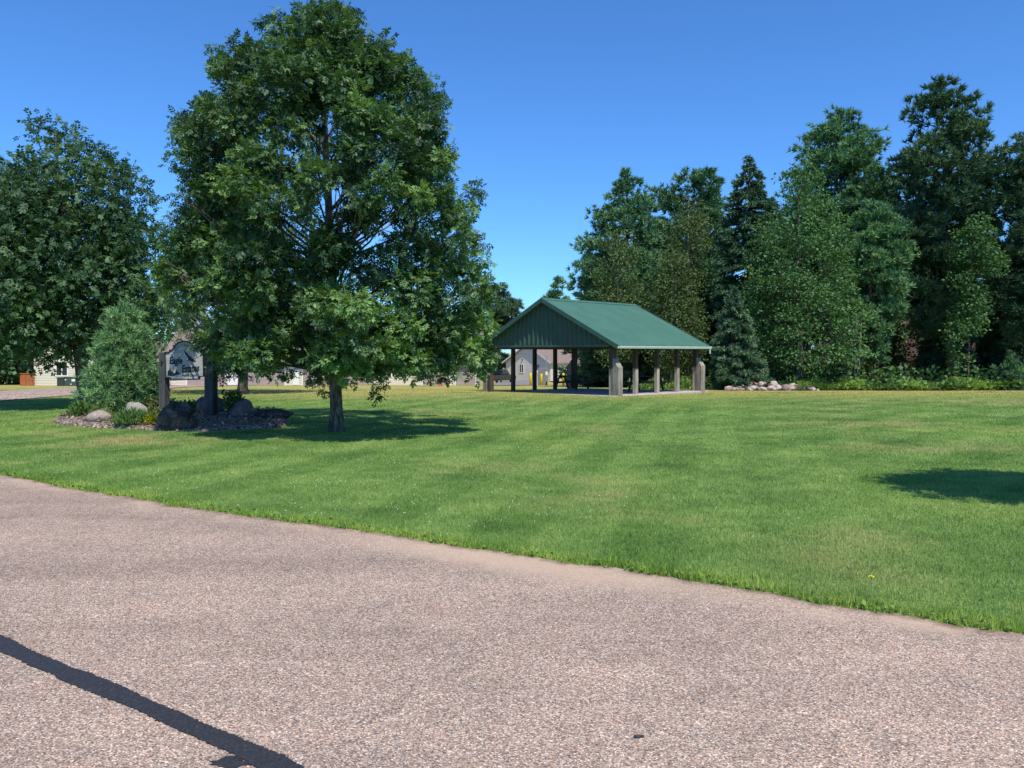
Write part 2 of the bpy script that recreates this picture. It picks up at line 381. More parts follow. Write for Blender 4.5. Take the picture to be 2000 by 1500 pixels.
# ------------------------------------------------------------------ near road: strip along the lawn edge
EP = [(-900, 800), (-400, 865), (-200, 895), (0, 928), (100, 946), (200, 962), (300, 980), (400, 996), (500, 1009), (600, 1022), (700, 1036), (800, 1051), (900, 1065), (1000, 1080), (1100, 1096), (1200, 1111), (1300, 1127), (1400, 1144), (1500, 1161), (1600, 1178), (1700, 1194), (1800, 1210), (1900, 1226), (2000, 1242), (2300, 1290), (2900, 1385)]
ep = np.array([gnd(*p)[:2] for p in EP]); o_ = np.argsort(ep[:, 0]); ep = ep[o_]
ep = np.vstack([[-60, ep[0, 1] + (ep[0, 0] + 60) * .45], ep, [40, ep[-1, 1] - (40 - ep[-1, 0]) * .5]])
def edge_y(x): return np.interp(x, ep[:, 0], ep[:, 1])
EXS = np.concatenate([np.arange(-58, -14, 1.), np.arange(-14, 8, .05), np.arange(8, 39, 1.)])
jit = np.convolve(rng.normal(0, 1, len(EXS)), np.ones(5) / 5, 'same') * .05 + np.convolve(rng.normal(0, 1, len(EXS)), np.ones(31) / 31, 'same') * .09
EYJ = edge_y(EXS) + jit
nd = nrm((-.5, -.87)); offs = [0, .05, .12, .2, .35, .55, .8, 1.2, 2, 4, 7, 9.5]
rv = []; ea = []
for x, y in zip(EXS, EYJ):
    for d in offs: rv.append((x + nd[0] * d, y + nd[1] * d, tz(y) * 0 + .004 - (0.003 if d == 0 else 0))); ea.append(d)
k = len(offs)
rf = [(i * k + j, i * k + j + 1, (i + 1) * k + j + 1, (i + 1) * k + j) for i in range(len(EXS) - 1) for j in range(k - 1)]
me = bpy.data.meshes.new('road'); 
rv = [(x, y, (.004 if y < 10 else tz(y) + .004) - (.002 if e == 0 else 0)) for (x, y, z), e in zip(rv, ea)]
me.from_pydata(rv, [], rf); me.update()
a_ = me.attributes.new('edge', 'FLOAT', 'POINT'); a_.data.foreach_set('value', np.array(ea, np.float32))
tag(link('road', me, mat_road(True)), kind='structure')
# tar strip sealing a crack
TP = [(-260, 1146, 18), (-100, 1214, 24), (0, 1258, 28), (60, 1287, 27), (120, 1312, 31), (150, 1325, 38), (210, 1349, 37), (300, 1388, 33), (380, 1425, 39), (440, 1450, 42), (490, 1472, 52), (540, 1497, 56), (640, 1556, 62), (760, 1640, 74)]
cl = np.array([gnd(p[0], p[1]) for p in TP]); wd = np.array([p[2] * c[1] ** 2 / 2577 * .55 for p, c in zip(TP, cl)])
tt = np.linspace(0, len(TP) - 1, 420); cx = np.interp(tt, range(len(TP)), cl[:, 0]); cy = np.interp(tt, range(len(TP)), cl[:, 1]); ww = np.interp(tt, range(len(TP)), wd)
tg = np.gradient(np.stack([cx, cy], 1), axis=0); tg /= np.linalg.norm(tg, axis=1)[:, None]; pn = np.stack([-tg[:, 1], tg[:, 0]], 1)
wob = np.convolve(rng.normal(0, 1, 440), np.ones(21) / 21, 'same')[10:430]; ww = ww * (1 + .2 * wob); j1 = rng.normal(0, .0035, 420); j2 = rng.normal(0, .0035, 420)
m = MB(); vs = []
for i in range(420):
    for s_, jj in ((.5, j1[i]), (0, 0), (-.5, j2[i])):
        q = np.array([cx[i], cy[i]]) + pn[i] * (ww[i] * s_ + jj); vs.append((q[0], q[1], .009))
m.add(vs, [(i * 3 + j, i * 3 + j + 1, (i + 1) * 3 + j + 1, (i + 1) * 3 + j) for i in range(419) for j in range(2)])
c0 = gnd(462, 1490); vs = []
for i in range(26):
    t = 2 * math.pi * i / 26; r = .028 * (1 + .35 * rng.normal() * .6) * 1.6; vs.append((c0[0] - .01 + 1.9 * r * math.cos(t), c0[1] + 1.1 * r * math.sin(t), .0075))
m.add(vs, [tuple(range(26))])
tag(m.build('road_tar_strip', mat_tar()), kind='structure')
c0 = gnd(1247, 1443); m = MB(); vs = []
for i in range(18):
    t = 2 * math.pi * i / 18; r = 1 + .35 * rng.normal() * .5; vs.append((c0[0] + .024 * r * math.cos(t), c0[1] + .009 * r * math.sin(t), .0085 + .006 * abs(math.sin(t * 2))))
m.add(vs + [(c0[0], c0[1], .02)], [(i, (i + 1) % 18, 18) for i in range(18)])
tag(m.build('tar_crumb', mat_tar()), 'small black crumb of tar lying alone on the pink asphalt', 'debris')

# ------------------------------------------------------------------ side street and forecourt at the back
near_e = [(-700, 845), (-350, 812), (0, 784), (155, 772), (330, 759), (480, 753), (700, 750), (940, 751)]
far_e = [(-700, 800), (-350, 780), (0, 765), (155, 757), (330, 748), (480, 745), (700, 744), (940, 744)]
nn = np.array([gnd(*p) for p in near_e]); ff = np.array([gnd(*p) for p in far_e]); t8 = np.linspace(0, 7, 60); vs = []
for t in t8:
    for A in (nn, ff):
        pass
    a = np.array([np.interp(t, range(8), nn[:, i]) for i in range(3)]); b = np.array([np.interp(t, range(8), ff[:, i]) for i in range(3)])
    for q in np.linspace(0, 1, 9):
        c = a * (1 - q) + b * q; vs.append((c[0], c[1], tz(c[1]) + .03))
m = MB(); m.add(vs, [(i * 9 + j, i * 9 + j + 1, (i + 1) * 9 + j + 1, (i + 1) * 9 + j) for i in range(59) for j in range(8)])
FARROAD = mat_road(False)
tag(m.build('side_road', FARROAD), kind='structure')
m = MB(); q = [gnd(950, 753.5), gnd(1010, 753.5), gnd(1058, 752), gnd(1058, 743.5), gnd(990, 743.5)]
m.add([(p[0], p[1], tz(p[1]) + .05) for p in q], [(0, 1, 2, 3, 4)])
tag(m.build('driveway', mat_plain('grey_driveway', (.23, .21, .2), .9, .12, 2)), kind='structure')

# ------------------------------------------------------------------ foliage generators
def unit(a): return a / np.maximum(np.linalg.norm(a, axis=1, keepdims=True), 1e-9)
def leaves_compound(P, D, Nn, L, lw, n_side=3):
    """pinnate leaves: diamonds along a rachis"""
    out = []; Sd = unit(np.cross(D, Nn)); Nn = np.cross(Sd, D)
    for k in range(n_side * 2 + 1):
        if k == n_side * 2: t, s = .8, 0
        else: t, s = .22 + .26 * (k // 2), (1 if k % 2 else -1)
        n = len(P); b = P + D * (L * t)[:, None]
        ang = rng.normal(.95, .18, n) if s else np.zeros(n)
        d = unit(D * np.cos(ang)[:, None] + Sd * (s * np.sin(ang))[:, None] - Nn * rng.uniform(0, .45, n)[:, None])
        l = L * rng.uniform(.38, .52, n); wv = unit(np.cross(d, Nn)) * (l * lw * rng.uniform(.8, 1.2, n))[:, None]
        tip = b + d * l[:, None]; mid = b + d * (l * .45)[:, None] + Nn * (l * .05)[:, None]
        out.append(np.stack([b, mid - wv, tip, mid + wv], 1))
    return np.stack(out, 1)          # (n,k,4,3)
def leaves_simple(P, D, Nn, L, lw):
    Sd = unit(np.cross(D, Nn)); n = len(P); wv = Sd * (L * lw)[:, None]; mid = P + D * (L * .45)[:, None]
    return np.stack([P, mid - wv, P + D * L[:, None], mid + wv], 1)
class Profile:
    def __init__(s, prof, Y, cx):
        p = np.array(prof, float); s.Y = Y
        z = CAMH - (p[:, 0] - HZ) / F * Y; o = np.argsort(z); s.z = z[o]
        s.xl = (p[o, 1] - 1000) / F * Y; s.xr = (p[o, 2] - 1000) / F * Y; s.cx = (cx - 1000) / F * Y
        s.z0, s.z1 = s.z[0], s.z[-1]
    def at(s, z):
        xl = np.interp(z, s.z, s.xl); xr = np.interp(z, s.z, s.xr); return xl, xr
    def point(s, z, a, f):
        xl, xr = s.at(z); c = (xl + xr) / 2; rx = (xr - xl) / 2; 
        return np.stack([c + rx * f * np.cos(a), s.Y + np.maximum(rx * .92, .05) * f * np.sin(a), z], -1)
def gapnoise(c, k):
    return math.sin(c[0] * 1.9 * k + 1.3 * math.sin(c[2] * 1.4 * k)) * math.sin(c[1] * 1.7 * k + 2) + .8 * math.sin(c[2] * 2.3 * k + c[0] * .8 * k + 1)
def lobe_clumps(lobes, Y, cx, half_px):
    C = []; R = []
    for px, py, r in lobes:
        rm = r / F * Y; dx = (px - cx) / half_px; dep = math.sqrt(max(.06, 1 - dx * dx)) * half_px / F * Y
        taper = np.interp(py, [0, 120, 400, 700], [.3, .75, 1, .85])
        for sd in (-1, 1) if rng.uniform() < .6 else (-1, -1, 1):
            d = sd * dep * taper * rng.uniform(.45, .95); q = at(px, py, Y); q[1] += d
            if sd > 0: q[0] += rng.normal(0, .3); q[2] += rng.normal(0, .3)
            elif C and rng.uniform() < .35 and C is not None and len(C) % 3 == 1: q[0] += rng.normal(0, .35); q[2] += rng.normal(0, .3)
            # keep the outline where the photo has it although the lobe stands nearer or farther
            k = (Y + d) / Y; q[0] *= k; q[2] = CAMH + (q[2] - CAMH) * k
            C.append(q); R.append(rm * rng.uniform(.62, .9) * (.8 if sd > 0 else 1))
            for _ in range(2):
                o = unit(rng.normal(0, 1, (1, 3)))[0] * rm * 1.0; C.append(q + o); R.append(rm * rng.uniform(.25, .45))
    return np.array(C), np.array(R)
def sample_clumps(pf, n, rmin, rmax, lo=.35, voids=(), front=False, gap=None):
    z = []; tries = n * 14
    zz = rng.uniform(pf.z0, pf.z1, tries); xl, xr = pf.at(zz); keep = rng.uniform(0, 1, tries) < ((xr - xl) / np.max(pf.xr - pf.xl)) ** 1.5 + .03
    zz = zz[keep]; a = rng.uniform(0, 2 * math.pi, len(zz)); f = lo + (1 - lo) * rng.uniform(0, 1, len(zz)) ** .45
    R = rng.uniform(rmin, rmax, len(zz)); xl, xr = pf.at(zz); half = (xr - xl) / 2
    f = f * np.clip((half - R * .75) / np.maximum(half, .01), .12, 1)
    C = pf.point(zz, a, f); out = []; rr = []
    for c, r in zip(C, R):
        if len(out) >= n: break
        if gap is not None and gapnoise(c, gap) < -.8: continue
        if any(((c[0] - v[0]) ** 2 + (c[2] - v[1]) ** 2 < v[2] ** 2) for v in voids): continue
        if out and np.min(np.linalg.norm((np.array(out) - c) * (1, 1, 1.15), axis=1) / (np.array(rr) + r)) < .43: continue
        out.append(c); rr.append(r)
    return np.array(out), np.array(rr)
def trunk_mesh(pts, rads, parent, mat, limbs=(), n=10):
    m = MB(); m.tube(pts, rads, n)
    for lp, lr in limbs: m.tube(lp, lr, 6, cap=False)
    return m.build('trunk', mat, parent, smooth=True)
def broadleaf(name, label, cat, prof, Y, base_px, cx, mat, bark, n_clumps, rr, n_leaves, L=(.2, .3), lw=.2, compound=True, r0=.2, voids=(), group=None, lo=.35, trunk=None, limbs=60, tbias=0, flat=.72, tvar=.22, gap=.8, lobes=None):
    pf = Profile(prof, Y, cx); bx = (base_px - 1000) / F * Y
    root = thing(name, label, cat, (bx, Y, tz(Y)), group=group)
    vd = [((v[0] - 1000) / F * Y, CAMH - (v[1] - HZ) / F * Y, v[2] / F * Y) for v in voids]
    C, R = sample_clumps(pf, n_clumps, rr[0], rr[1], lo, vd, gap=gap) if lobes is None else lobe_clumps(lobes, Y, cx, 330)
    top = pf.z1 - .35
    if trunk is None:
        tp = [np.array([bx, Y, tz(Y) - .1]), np.array([bx, Y, tz(Y) + .35])]
        for t in (.25, .45, .65, .85, 1): tp.append(np.array([bx + (pf.cx - bx) * t + rng.normal(0, .06), Y + rng.normal(0, .06), tz(Y) + (top - tz(Y)) * t]))
    else: tp = [at(px, py, Y) for px, py in trunk]; tp[0][2] = tz(Y) - .1
    zs = np.array([p[2] for p in tp]); T = np.array(tp); hh = np.clip((zs - zs[0]) / (zs[-1] - zs[0]), 0, 1)
    rads = r0 * (1 - hh) ** .85 + .02; rads[0] *= 1.45; rads[1] *= 1.03
    lb = []; idx = rng.permutation(len(C))[:limbs]
    for i in idx:
        c = C[i]; dh = math.hypot(c[0] - bx, c[1] - Y); zb = max(pf.z0 + .25, c[2] - dh * rng.uniform(.5, .95)); zb = min(zb, zs[-1] - .2)
        b = np.array([np.interp(zb, zs, T[:, 0]), np.interp(zb, zs, T[:, 1]), zb]); mid = b * .5 + c * .5 + np.array([0, 0, -.05 * dh]) + rng.normal(0, .05 * dh + .01, 3); mid[2] = max(mid[2], pf.z0 + .25)
        rb = max(.016, min(.32 * np.interp(zb, zs, rads), .018 * dh + .015)); q = b * .22 + c * .78 + rng.normal(0, .03 * dh, 3)
        lb.append(([b, mid, q, c], [rb, rb * .62, rb * .4, rb * .18]))
        for _ in range(2):
            e = c + unit(rng.normal(0, 1, (1, 3)))[0] * R[i] * .9; lb.append(([mid * .4 + q * .6, (q + e) / 2 + rng.normal(0, .06, 3), e], [rb * .4, rb * .25, rb * .1]))
    trunk_mesh(tp, rads, root, bark, lb, 12)
    wts = R ** 2; cnt = np.maximum(1, (n_leaves * wts / wts.sum()).astype(int)); ci = np.repeat(np.arange(len(C)), cnt); n = len(ci)
    d = unit(rng.normal(0, 1, (n, 3)) + np.array([0, 0, .25])); u = rng.uniform(.1, 1, n) ** .38
    lump = 1 + .2 * np.sin(d @ rng.normal(0, 3.2, (3,)) + ci * 1.7)
    P = C[ci] + d * (R[ci] * u * lump)[:, None] * np.array([1, 1, flat])
    D = unit(d * .8 + rng.normal(0, .55, (n, 3)) + np.array([0, 0, -.28])); Nn = unit(rng.normal(0, .55, (n, 3)) + np.array([0, 0, .8]) + d * .35)
    Ls = rng.uniform(L[0], L[1], n)
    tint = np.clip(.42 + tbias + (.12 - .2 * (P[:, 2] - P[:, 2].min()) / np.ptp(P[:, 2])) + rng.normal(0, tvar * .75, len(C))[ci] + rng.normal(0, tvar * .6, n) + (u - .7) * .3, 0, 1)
    if compound:
        V = leaves_compound(P, D, Nn, Ls, lw); kk = V.shape[1]; V = V.reshape(-1, 3); tint = np.clip(np.repeat(tint, kk) + rng.normal(0, .07, n * kk), 0, 1)
    else: V = leaves_simple(P, D, Nn, Ls, lw).reshape(-1, 3)
    np_mesh('crown', V, 4, mat, root, tint)
    return root
def tufts(P, D, n_needle, L, w, spread=.75):
    """bursts of thin needles: triangles"""
    n = len(P); i = np.repeat(np.arange(n), n_needle); k = len(i)
    d = unit(D[i] + rng.normal(0, spread, (k, 3))); l = rng.uniform(L[0], L[1], k)
    s = unit(np.cross(d, rng.normal(0, 1, (k, 3)))) * (w * rng.uniform(.7, 1.3, k))[:, None]
    b = P[i] + d * (l * .05)[:, None]
    return np.stack([b - s, b + s, b + d * l[:, None]], 1).reshape(-1, 3), i
def conifer(name, label, cat, prof, Y, base_px, mat, bark, style='pine', levels=22, per=6, n_tuft=1400, needles=9, L=(.18, .32), w=.02, r0=.22, group=None, bare=0, rise=.25, tbias=0, ragged=.3, top_px=None, z_base=None):
    cxp = base_px if top_px is None else top_px
    pf = Profile(prof, Y, cxp); bx = (base_px - 1000) / F * Y; zb = tz(Y) if z_base is None else z_base
    root = thing(name, label, cat, (bx, Y, zb), group=group)
    tx = (cxp - 1000) / F * Y
    tp = [np.array([bx + (tx - bx) * t + rng.normal(0, .04), Y + rng.normal(0, .04), zb - .1 + (pf.z1 - .1 - zb) * t]) for t in (0, .1, .3, .5, .7, .85, 1)]
    T = np.array(tp); rads = [r0 * (1 - t) ** .9 + .012 for t in (0, .1, .3, .5, .7, .85, 1)]
    m = MB(); m.tube(tp, rads, 8)
    P = []; D = []; tn = []
    lo_z = pf.z0
    hs = lo_z + (pf.z1 - lo_z) * (1 - (1 - np.linspace(0, .985, levels)) ** 1.0)
    total = []
    branches = []
    for h in hs:
        xl, xr = pf.at(h); 
        for j in range(per):
            a = rng.uniform(0, 2 * math.pi); ca, sa = math.cos(a), math.sin(a)
            c0x = np.interp(h, T[:, 2], T[:, 0]); rr_ = max(xr - c0x, .08) if ca > 0 else max(c0x - xl, .08); ry = (xr - xl) / 2
            r = 1 / math.sqrt((ca / rr_) ** 2 + (sa / max(ry, .08)) ** 2) * (1 - ragged * rng.uniform(0, 1) ** 1.3)
            hb = h + rng.normal(0, .15)
            if style == 'spruce': tipz = hb - r * rng.uniform(.12, .3); mid = hb - r * .16; b0 = hb + r * .05
            else: tipz = hb; b0 = hb - r * rise * rng.uniform(.7, 1.2); mid = hb - r * rise * .65
            b = np.array([c0x, np.interp(h, T[:, 2], T[:, 1]), max(b0, zb + .15)]); e = np.array([c0x + ca * r, Y + sa * r, tipz]); md = (b + e) / 2; md[2] = mid
            branches.append((b, md, e, r, a))
    tot = sum(x[3] ** 1.35 for x in branches)
    for b, md, e, r, a in branches:
        if r > .35: m.tube([b, md, e], [max(.012, .014 * r + .008), .009 * r + .006, .005], 5, cap=False)
        nt_ = max(2, int(1.7 * n_tuft * r ** 1.35 / tot)); bt = rng.normal(0, .13)
        t = rng.uniform(.22 if style == 'spruce' else .34, 1.0, nt_) ** .8
        q = (1 - t)[:, None] ** 2 * b + 2 * (t * (1 - t))[:, None] * md + t[:, None] ** 2 * e
        dr = nrm(e - md); sd = np.array([-math.sin(a), math.cos(a), 0])
        if style == 'spruce':
            wv = r * .3 * (1.1 - t) + .06; lat = rng.uniform(-1, 1, nt_); q = q + sd * (lat * wv)[:, None] + np.array([0, 0, -1.]) * (np.abs(lat) * wv * .35 + rng.uniform(0, .12, nt_))[:, None]
            dd = dr * .8 + sd * lat[:, None] * .9 + np.array([0, 0, -.25])
        else:
            wv = (r * .22 * np.sin(np.clip(t, 0, 1) * 2.6) + .1); off = rng.normal(0, 1, (nt_, 3)) * np.array([1, 1, .42]); q = q + off * (wv * .75)[:, None]
            dd = dr * .7 + off * .35 + np.array([0, 0, .55])
        P.append(q); D.append(dd); tn.append(np.clip(.4 + tbias + bt + rng.normal(0, .1, nt_) + (t - .7) * .5, 0, 1))
    # leader
    q = np.stack([np.full(14, tx), np.full(14, Y), np.linspace(pf.z1 - 1.0, pf.z1 - .05, 14)], 1) + rng.normal(0, .06, (14, 3)); P.append(q); D.append(np.tile([0, 0, 1.], (14, 1)) + rng.normal(0, .4, (14, 3))); tn.append(np.full(14, .5))
    m.build('trunk', bark, root, smooth=True)
    P = np.concatenate(P); D = unit(np.concatenate(D)); tn = np.concatenate(tn)
    V, i = tufts(P, D, int(needles * 1.25), L, w * 1.35, .68 if style != 'spruce' else .55)
    np_mesh('crown', V, 3, mat, root, np.clip(tn[i] + rng.normal(0, .08, len(i)), 0, 1))
    return root

# ------------------------------------------------------------------ the three lawn ashes
YM = gnd(658, 843)[1]
main_prof = [(-2, 610, 680), (30, 552, 715), (75, 455, 790), (125, 408, 840), (180, 370, 862), (240, 330, 885), (300, 340, 905), (340, 362, 900), (372, 365, 920), (400, 338, 945), (440, 322, 956), (480, 302, 968), (530, 298, 980), (590, 305, 985), (630, 345, 985), (660, 400, 984), (695, 425, 980), (715, 450, 968), (735, 560, 930), (745, 600, 800)]
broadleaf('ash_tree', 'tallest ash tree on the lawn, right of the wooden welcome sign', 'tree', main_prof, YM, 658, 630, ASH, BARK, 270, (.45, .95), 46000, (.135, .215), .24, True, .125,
          voids=[(575, 445, 26), (560, 420, 18), (610, 380, 22), (655, 470, 16), (735, 265, 12), (700, 300, 14), (745, 470, 18), (620, 700, 8)],
          trunk=[(658, 845), (657, 800), (655, 745), (652, 640), (645, 500), (642, 400), (637, 300), (632, 200), (630, 90), (632, 20)], limbs=120, lo=.3, flat=.74, tvar=.26,
          lobes=[(640, 40, 50), (602, 62, 42), (676, 72, 38), (562, 104, 40), (728, 114, 36), (640, 118, 52), (500, 120, 40), (778, 132, 28), (462, 172, 44), (532, 180, 56), (800, 175, 44), (738, 182, 52), (417, 222, 38), (462, 248, 52), (384, 262, 30), (556, 258, 44), (700, 240, 44), (800, 250, 52), (820, 250, 32), (366, 300, 26), (424, 312, 44), (500, 318, 46), (590, 330, 32), (764, 312, 48), (825, 322, 38), (860, 306, 22), (694, 335, 36), (470, 352, 34), (800, 356, 34),
                 (440, 402, 50), (384, 422, 42), (502, 432, 44), (346, 470, 38), (422, 482, 52), (498, 502, 46), (556, 500, 26), (338, 535, 34), (402, 560, 50), (482, 572, 52), (560, 566, 44), (616, 522, 38), (660, 462, 32), (704, 420, 36), (640, 592, 48), (722, 522, 46), (700, 602, 52), (786, 474, 42), (850, 424, 46), (886, 425, 28), (905, 455, 32), (852, 502, 50), (930, 512, 34), (800, 562, 52), (880, 580, 52), (938, 590, 34), (782, 640, 50), (862, 650, 52), (928, 650, 42), (950, 690, 24), (914, 682, 34), (846, 692, 44), (764, 684, 40), (690, 682, 50), (652, 694, 36), (736, 694, 30), (486, 640, 48), (540, 622, 42), (440, 625, 36), (468, 680, 36), (530, 684, 32), (600, 640, 36), (640, 690, 40), (608, 682, 34), (690, 707, 34), (654, 717, 24), (720, 717, 26), (760, 704, 32), (420, 672, 30), (500, 687, 26), (800, 704, 30), (880, 704, 30), (940, 706, 28), (640, 180, 46), (600, 200, 40), (668, 165, 40), (700, 290, 30), (740, 240, 40), (560, 140, 40), (720, 140, 42), (608, 424, 20), (582, 388, 24), (640, 486, 36), (626, 342, 28), (862, 366, 34), (806, 392, 36), (402, 346, 34), (442, 362, 36), (372, 372, 26), (520, 386, 34), (742, 372, 36), (352, 240, 16), (445, 135, 18), (852, 245, 18), (840, 205, 18), (540, 60, 26)])
YL = gnd(166, 796)[1]
left_prof = [(238, 85, 118), (258, 52, 150), (290, 25, 195), (330, 2, 250), (355, -25, 288), (400, -60, 298), (450, -90, 305), (520, -110, 318), (600, -110, 325), (650, -95, 310), (660, -70, 265), (680, 10, 225), (694, 70, 180)]
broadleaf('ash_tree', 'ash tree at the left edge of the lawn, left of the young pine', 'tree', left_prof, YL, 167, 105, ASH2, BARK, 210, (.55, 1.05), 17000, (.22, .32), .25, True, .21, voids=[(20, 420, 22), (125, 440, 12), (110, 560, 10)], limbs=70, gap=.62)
YT = gnd(474, 769)[1]
third_prof = [(345, 440, 520), (400, 350, 580), (480, 300, 640), (560, 285, 650), (640, 300, 640), (680, 355, 610), (708, 400, 565), (720, 430, 535)]
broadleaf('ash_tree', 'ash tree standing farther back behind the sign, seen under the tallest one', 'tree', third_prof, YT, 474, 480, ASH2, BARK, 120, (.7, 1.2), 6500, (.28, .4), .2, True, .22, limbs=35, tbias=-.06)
sap = [(650, 825, 855), (690, 805, 885), (725, 800, 890), (744, 820, 870)]
broadleaf('young_tree', 'thin young tree by the red hydrant in front of the garages', 'tree', sap, 64, 841, 841, ASH2, BARK, 26, (.5, .8), 900, (.25, .4), .25, False, .06, limbs=10)
# the tree standing to the right, whose shadow lies on the lawn
def offpx(X, Y): return 1000 + X / Y * F
def offprof(Xc, Y, rows): return [(HZ + (CAMH - z) / Y * F, offpx(Xc - r, Y), offpx(Xc + r, Y)) for z, r in rows]
broadleaf('ash_tree', 'ash tree out of view whose shadow lies on the right of the lawn', 'tree', offprof(7.4, 7.6, [(4.5, .3), (4.2, .9), (3.8, 1.5), (3.4, 1.4), (3.1, .7)]), 7.6, offpx(7.4, 7.6), offpx(7.4, 7.6), ASH, BARK, 70, (.35, .55), 6000, (.25, .34), .2, True, .15, limbs=30)

# ------------------------------------------------------------------ the wood on the right and behind the pavilion
conifer('white_pine', 'tall white pine with pointed top behind the left end of the pavilion roof', 'tree', [(333, 1222, 1234), (370, 1192, 1268), (420, 1160, 1290), (480, 1128, 1288), (550, 1104, 1292), (620, 1098, 1292), (700, 1110, 1290), (742, 1130, 1280)], 60, 1225, WPINE, PBARK, 'pine', 26, 8, 2600, 12, (.28, .5), .038, .3, ragged=.35)
conifer('white_pine', 'flat topped white pine behind the yellowing birch', 'tree', [(337, 1330, 1395), (365, 1284, 1410), (430, 1265, 1412), (500, 1270, 1410), (600, 1268, 1420), (700, 1280, 1420)], 63, 1355, WPINE, PBARK, 'pine', 22, 8, 2200, 12, (.28, .5), .038, .3, ragged=.35, tbias=-.06)
conifer('far_pine', 'small distant pine showing left of the pavilion roof ridge', 'tree', [(545, 1088, 1094), (590, 1052, 1112), (640, 1040, 1130), (730, 1035, 1140)], 165, 1090, WPINE, PBARK, 'pine', 16, 6, 900, 10, (.8, 1.2), .11, .4)
conifer('far_pine', 'dark ragged pine between the tallest ash and the pavilion', 'tree', [(560, 965, 985), (585, 945, 1018), (620, 930, 1012), (660, 930, 1000), (720, 935, 995)], 120, 970, RPINE, PBARK, 'pine', 14, 7, 900, 10, (.5, .8), .07, .3)
broadleaf('birch_tree', 'yellowing birch with the highest crown behind the pavilion', 'tree', [(378, 1328, 1368), (410, 1305, 1396), (470, 1290, 1402), (560, 1284, 1402), (640, 1280, 1395), (690, 1300, 1370)], 54, 1345, 1345, BIRCH, BBARK, 80, (.6, 1.1), 11000, (.11, .19), .36, False, .14, limbs=40, lo=.2)
broadleaf('birch_tree', 'yellow green birch leftmost of the birches behind the pavilion', 'tree', [(452, 1182, 1228), (490, 1160, 1256), (560, 1150, 1270), (640, 1148, 1272), (700, 1165, 1255)], 52, 1205, 1205, BIRCH, BBARK, 60, (.6, 1.0), 9000, (.11, .19), .36, False, .12, limbs=36, lo=.2, tbias=-.05)
broadleaf('birch_tree', 'green birch with drooping crown just above the right end of the pavilion', 'tree', [(498, 1292, 1334), (555, 1266, 1372), (630, 1250, 1388), (700, 1258, 1384), (740, 1280, 1360)], 50, 1312, 1312, BIRCH, BBARK, 70, (.6, 1.0), 10500, (.11, .19), .36, False, .12, limbs=36, lo=.2, tbias=-.14)
conifer('spruce_tree', 'dark pointed spruce left of the big maple', 'tree', [(306, 1459, 1467), (340, 1438, 1492), (400, 1414, 1518), (500, 1394, 1540), (600, 1384, 1560), (700, 1378, 1580), (748, 1380, 1580)], 52, 1463, SPRUCE, PBARK, 'spruce', 36, 10, 7500, 8, (.2, .34), .035, .25, tbias=-.06)
broadleaf('maple_tree', 'big leafy maple at the front of the wood right of the pavilion', 'tree', [(322, 1548, 1588), (365, 1508, 1620), (430, 1472, 1652), (500, 1444, 1672), (580, 1432, 1690), (640, 1432, 1702), (690, 1450, 1700), (722, 1490, 1660)], 46, 1560, 1562, MAPLE, BARK, 190, (.6, 1.15), 26000, (.12, .2), .38, False, .2, limbs=70, lo=.3, tvar=.15)
conifer('white_pine', 'broad white pine rising behind the maple', 'tree', [(220, 1612, 1668), (255, 1572, 1700), (300, 1546, 1722), (380, 1530, 1742), (450, 1555, 1765), (520, 1600, 1775), (600, 1620, 1750), (690, 1640, 1720)], 57, 1642, WPINE, PBARK, 'pine', 28, 8, 3000, 12, (.28, .5), .038, .34, ragged=.32)
conifer('red_pine', 'tallest dark red pine with bare trunk showing at the right', 'tree', [(155, 1822, 1856), (200, 1766, 1905), (260, 1746, 1932), (320, 1722, 1968), (400, 1730, 1962), (470, 1742, 1952), (560, 1765, 1942), (640, 1790, 1920)], 50, 1862, RPINE, PBARK, 'pine', 24, 6, 2300, 13, (.3, .5), .036, .3, ragged=.4, rise=.35, top_px=1838)
conifer('red_pine', 'dark pine cut off by the right edge of the picture', 'tree', [(238, 2000, 2050), (300, 1976, 2085), (400, 1960, 2120), (550, 1955, 2130), (660, 1975, 2100)], 47, 2025, RPINE, PBARK, 'pine', 22, 7, 2000, 12, (.28, .46), .034, .28, ragged=.4)
broadleaf('young_maple', 'pale green young maple in front of the tallest red pine', 'tree', [(428, 1882, 1930), (475, 1858, 1966), (540, 1848, 1968), (575, 1862, 1945), (610, 1850, 1930), (665, 1838, 1915), (710, 1850, 1900)], 46, 1890, 1900, MAPLE, PBARK, 52, (.45, .85), 6500, (.12, .2), .38, False, .045, limbs=24, lo=.2, tbias=-.02, tvar=.15)
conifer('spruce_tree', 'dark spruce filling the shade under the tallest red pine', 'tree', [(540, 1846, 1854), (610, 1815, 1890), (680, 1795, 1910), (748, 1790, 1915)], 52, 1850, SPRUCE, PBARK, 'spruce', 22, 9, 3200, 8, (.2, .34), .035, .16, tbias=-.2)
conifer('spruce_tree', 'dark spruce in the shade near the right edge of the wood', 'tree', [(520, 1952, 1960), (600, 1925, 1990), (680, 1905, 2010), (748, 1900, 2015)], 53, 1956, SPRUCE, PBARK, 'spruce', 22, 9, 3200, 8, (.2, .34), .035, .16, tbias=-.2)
conifer('spruce_tree', 'low grey green spruce with boughs to the ground beside the stone pile', 'tree', [(560, 1424, 1434), (620, 1402, 1466), (680, 1386, 1492), (735, 1374, 1520), (752, 1380, 1515)], 44, 1432, SPRUCE, PBARK, 'spruce', 24, 8, 2600, 8, (.16, .28), .028, .12, tbias=.12)
conifer('small_pine', 'small young pine at the edge of the undergrowth far right', 'tree', [(696, 1973, 1978), (725, 1957, 1998), (758, 1944, 2010)], 43, 1975, SCOTS, PBARK, 'pine', 12, 6, 420, 10, (.12, .2), .016, .04, tbias=-.2)
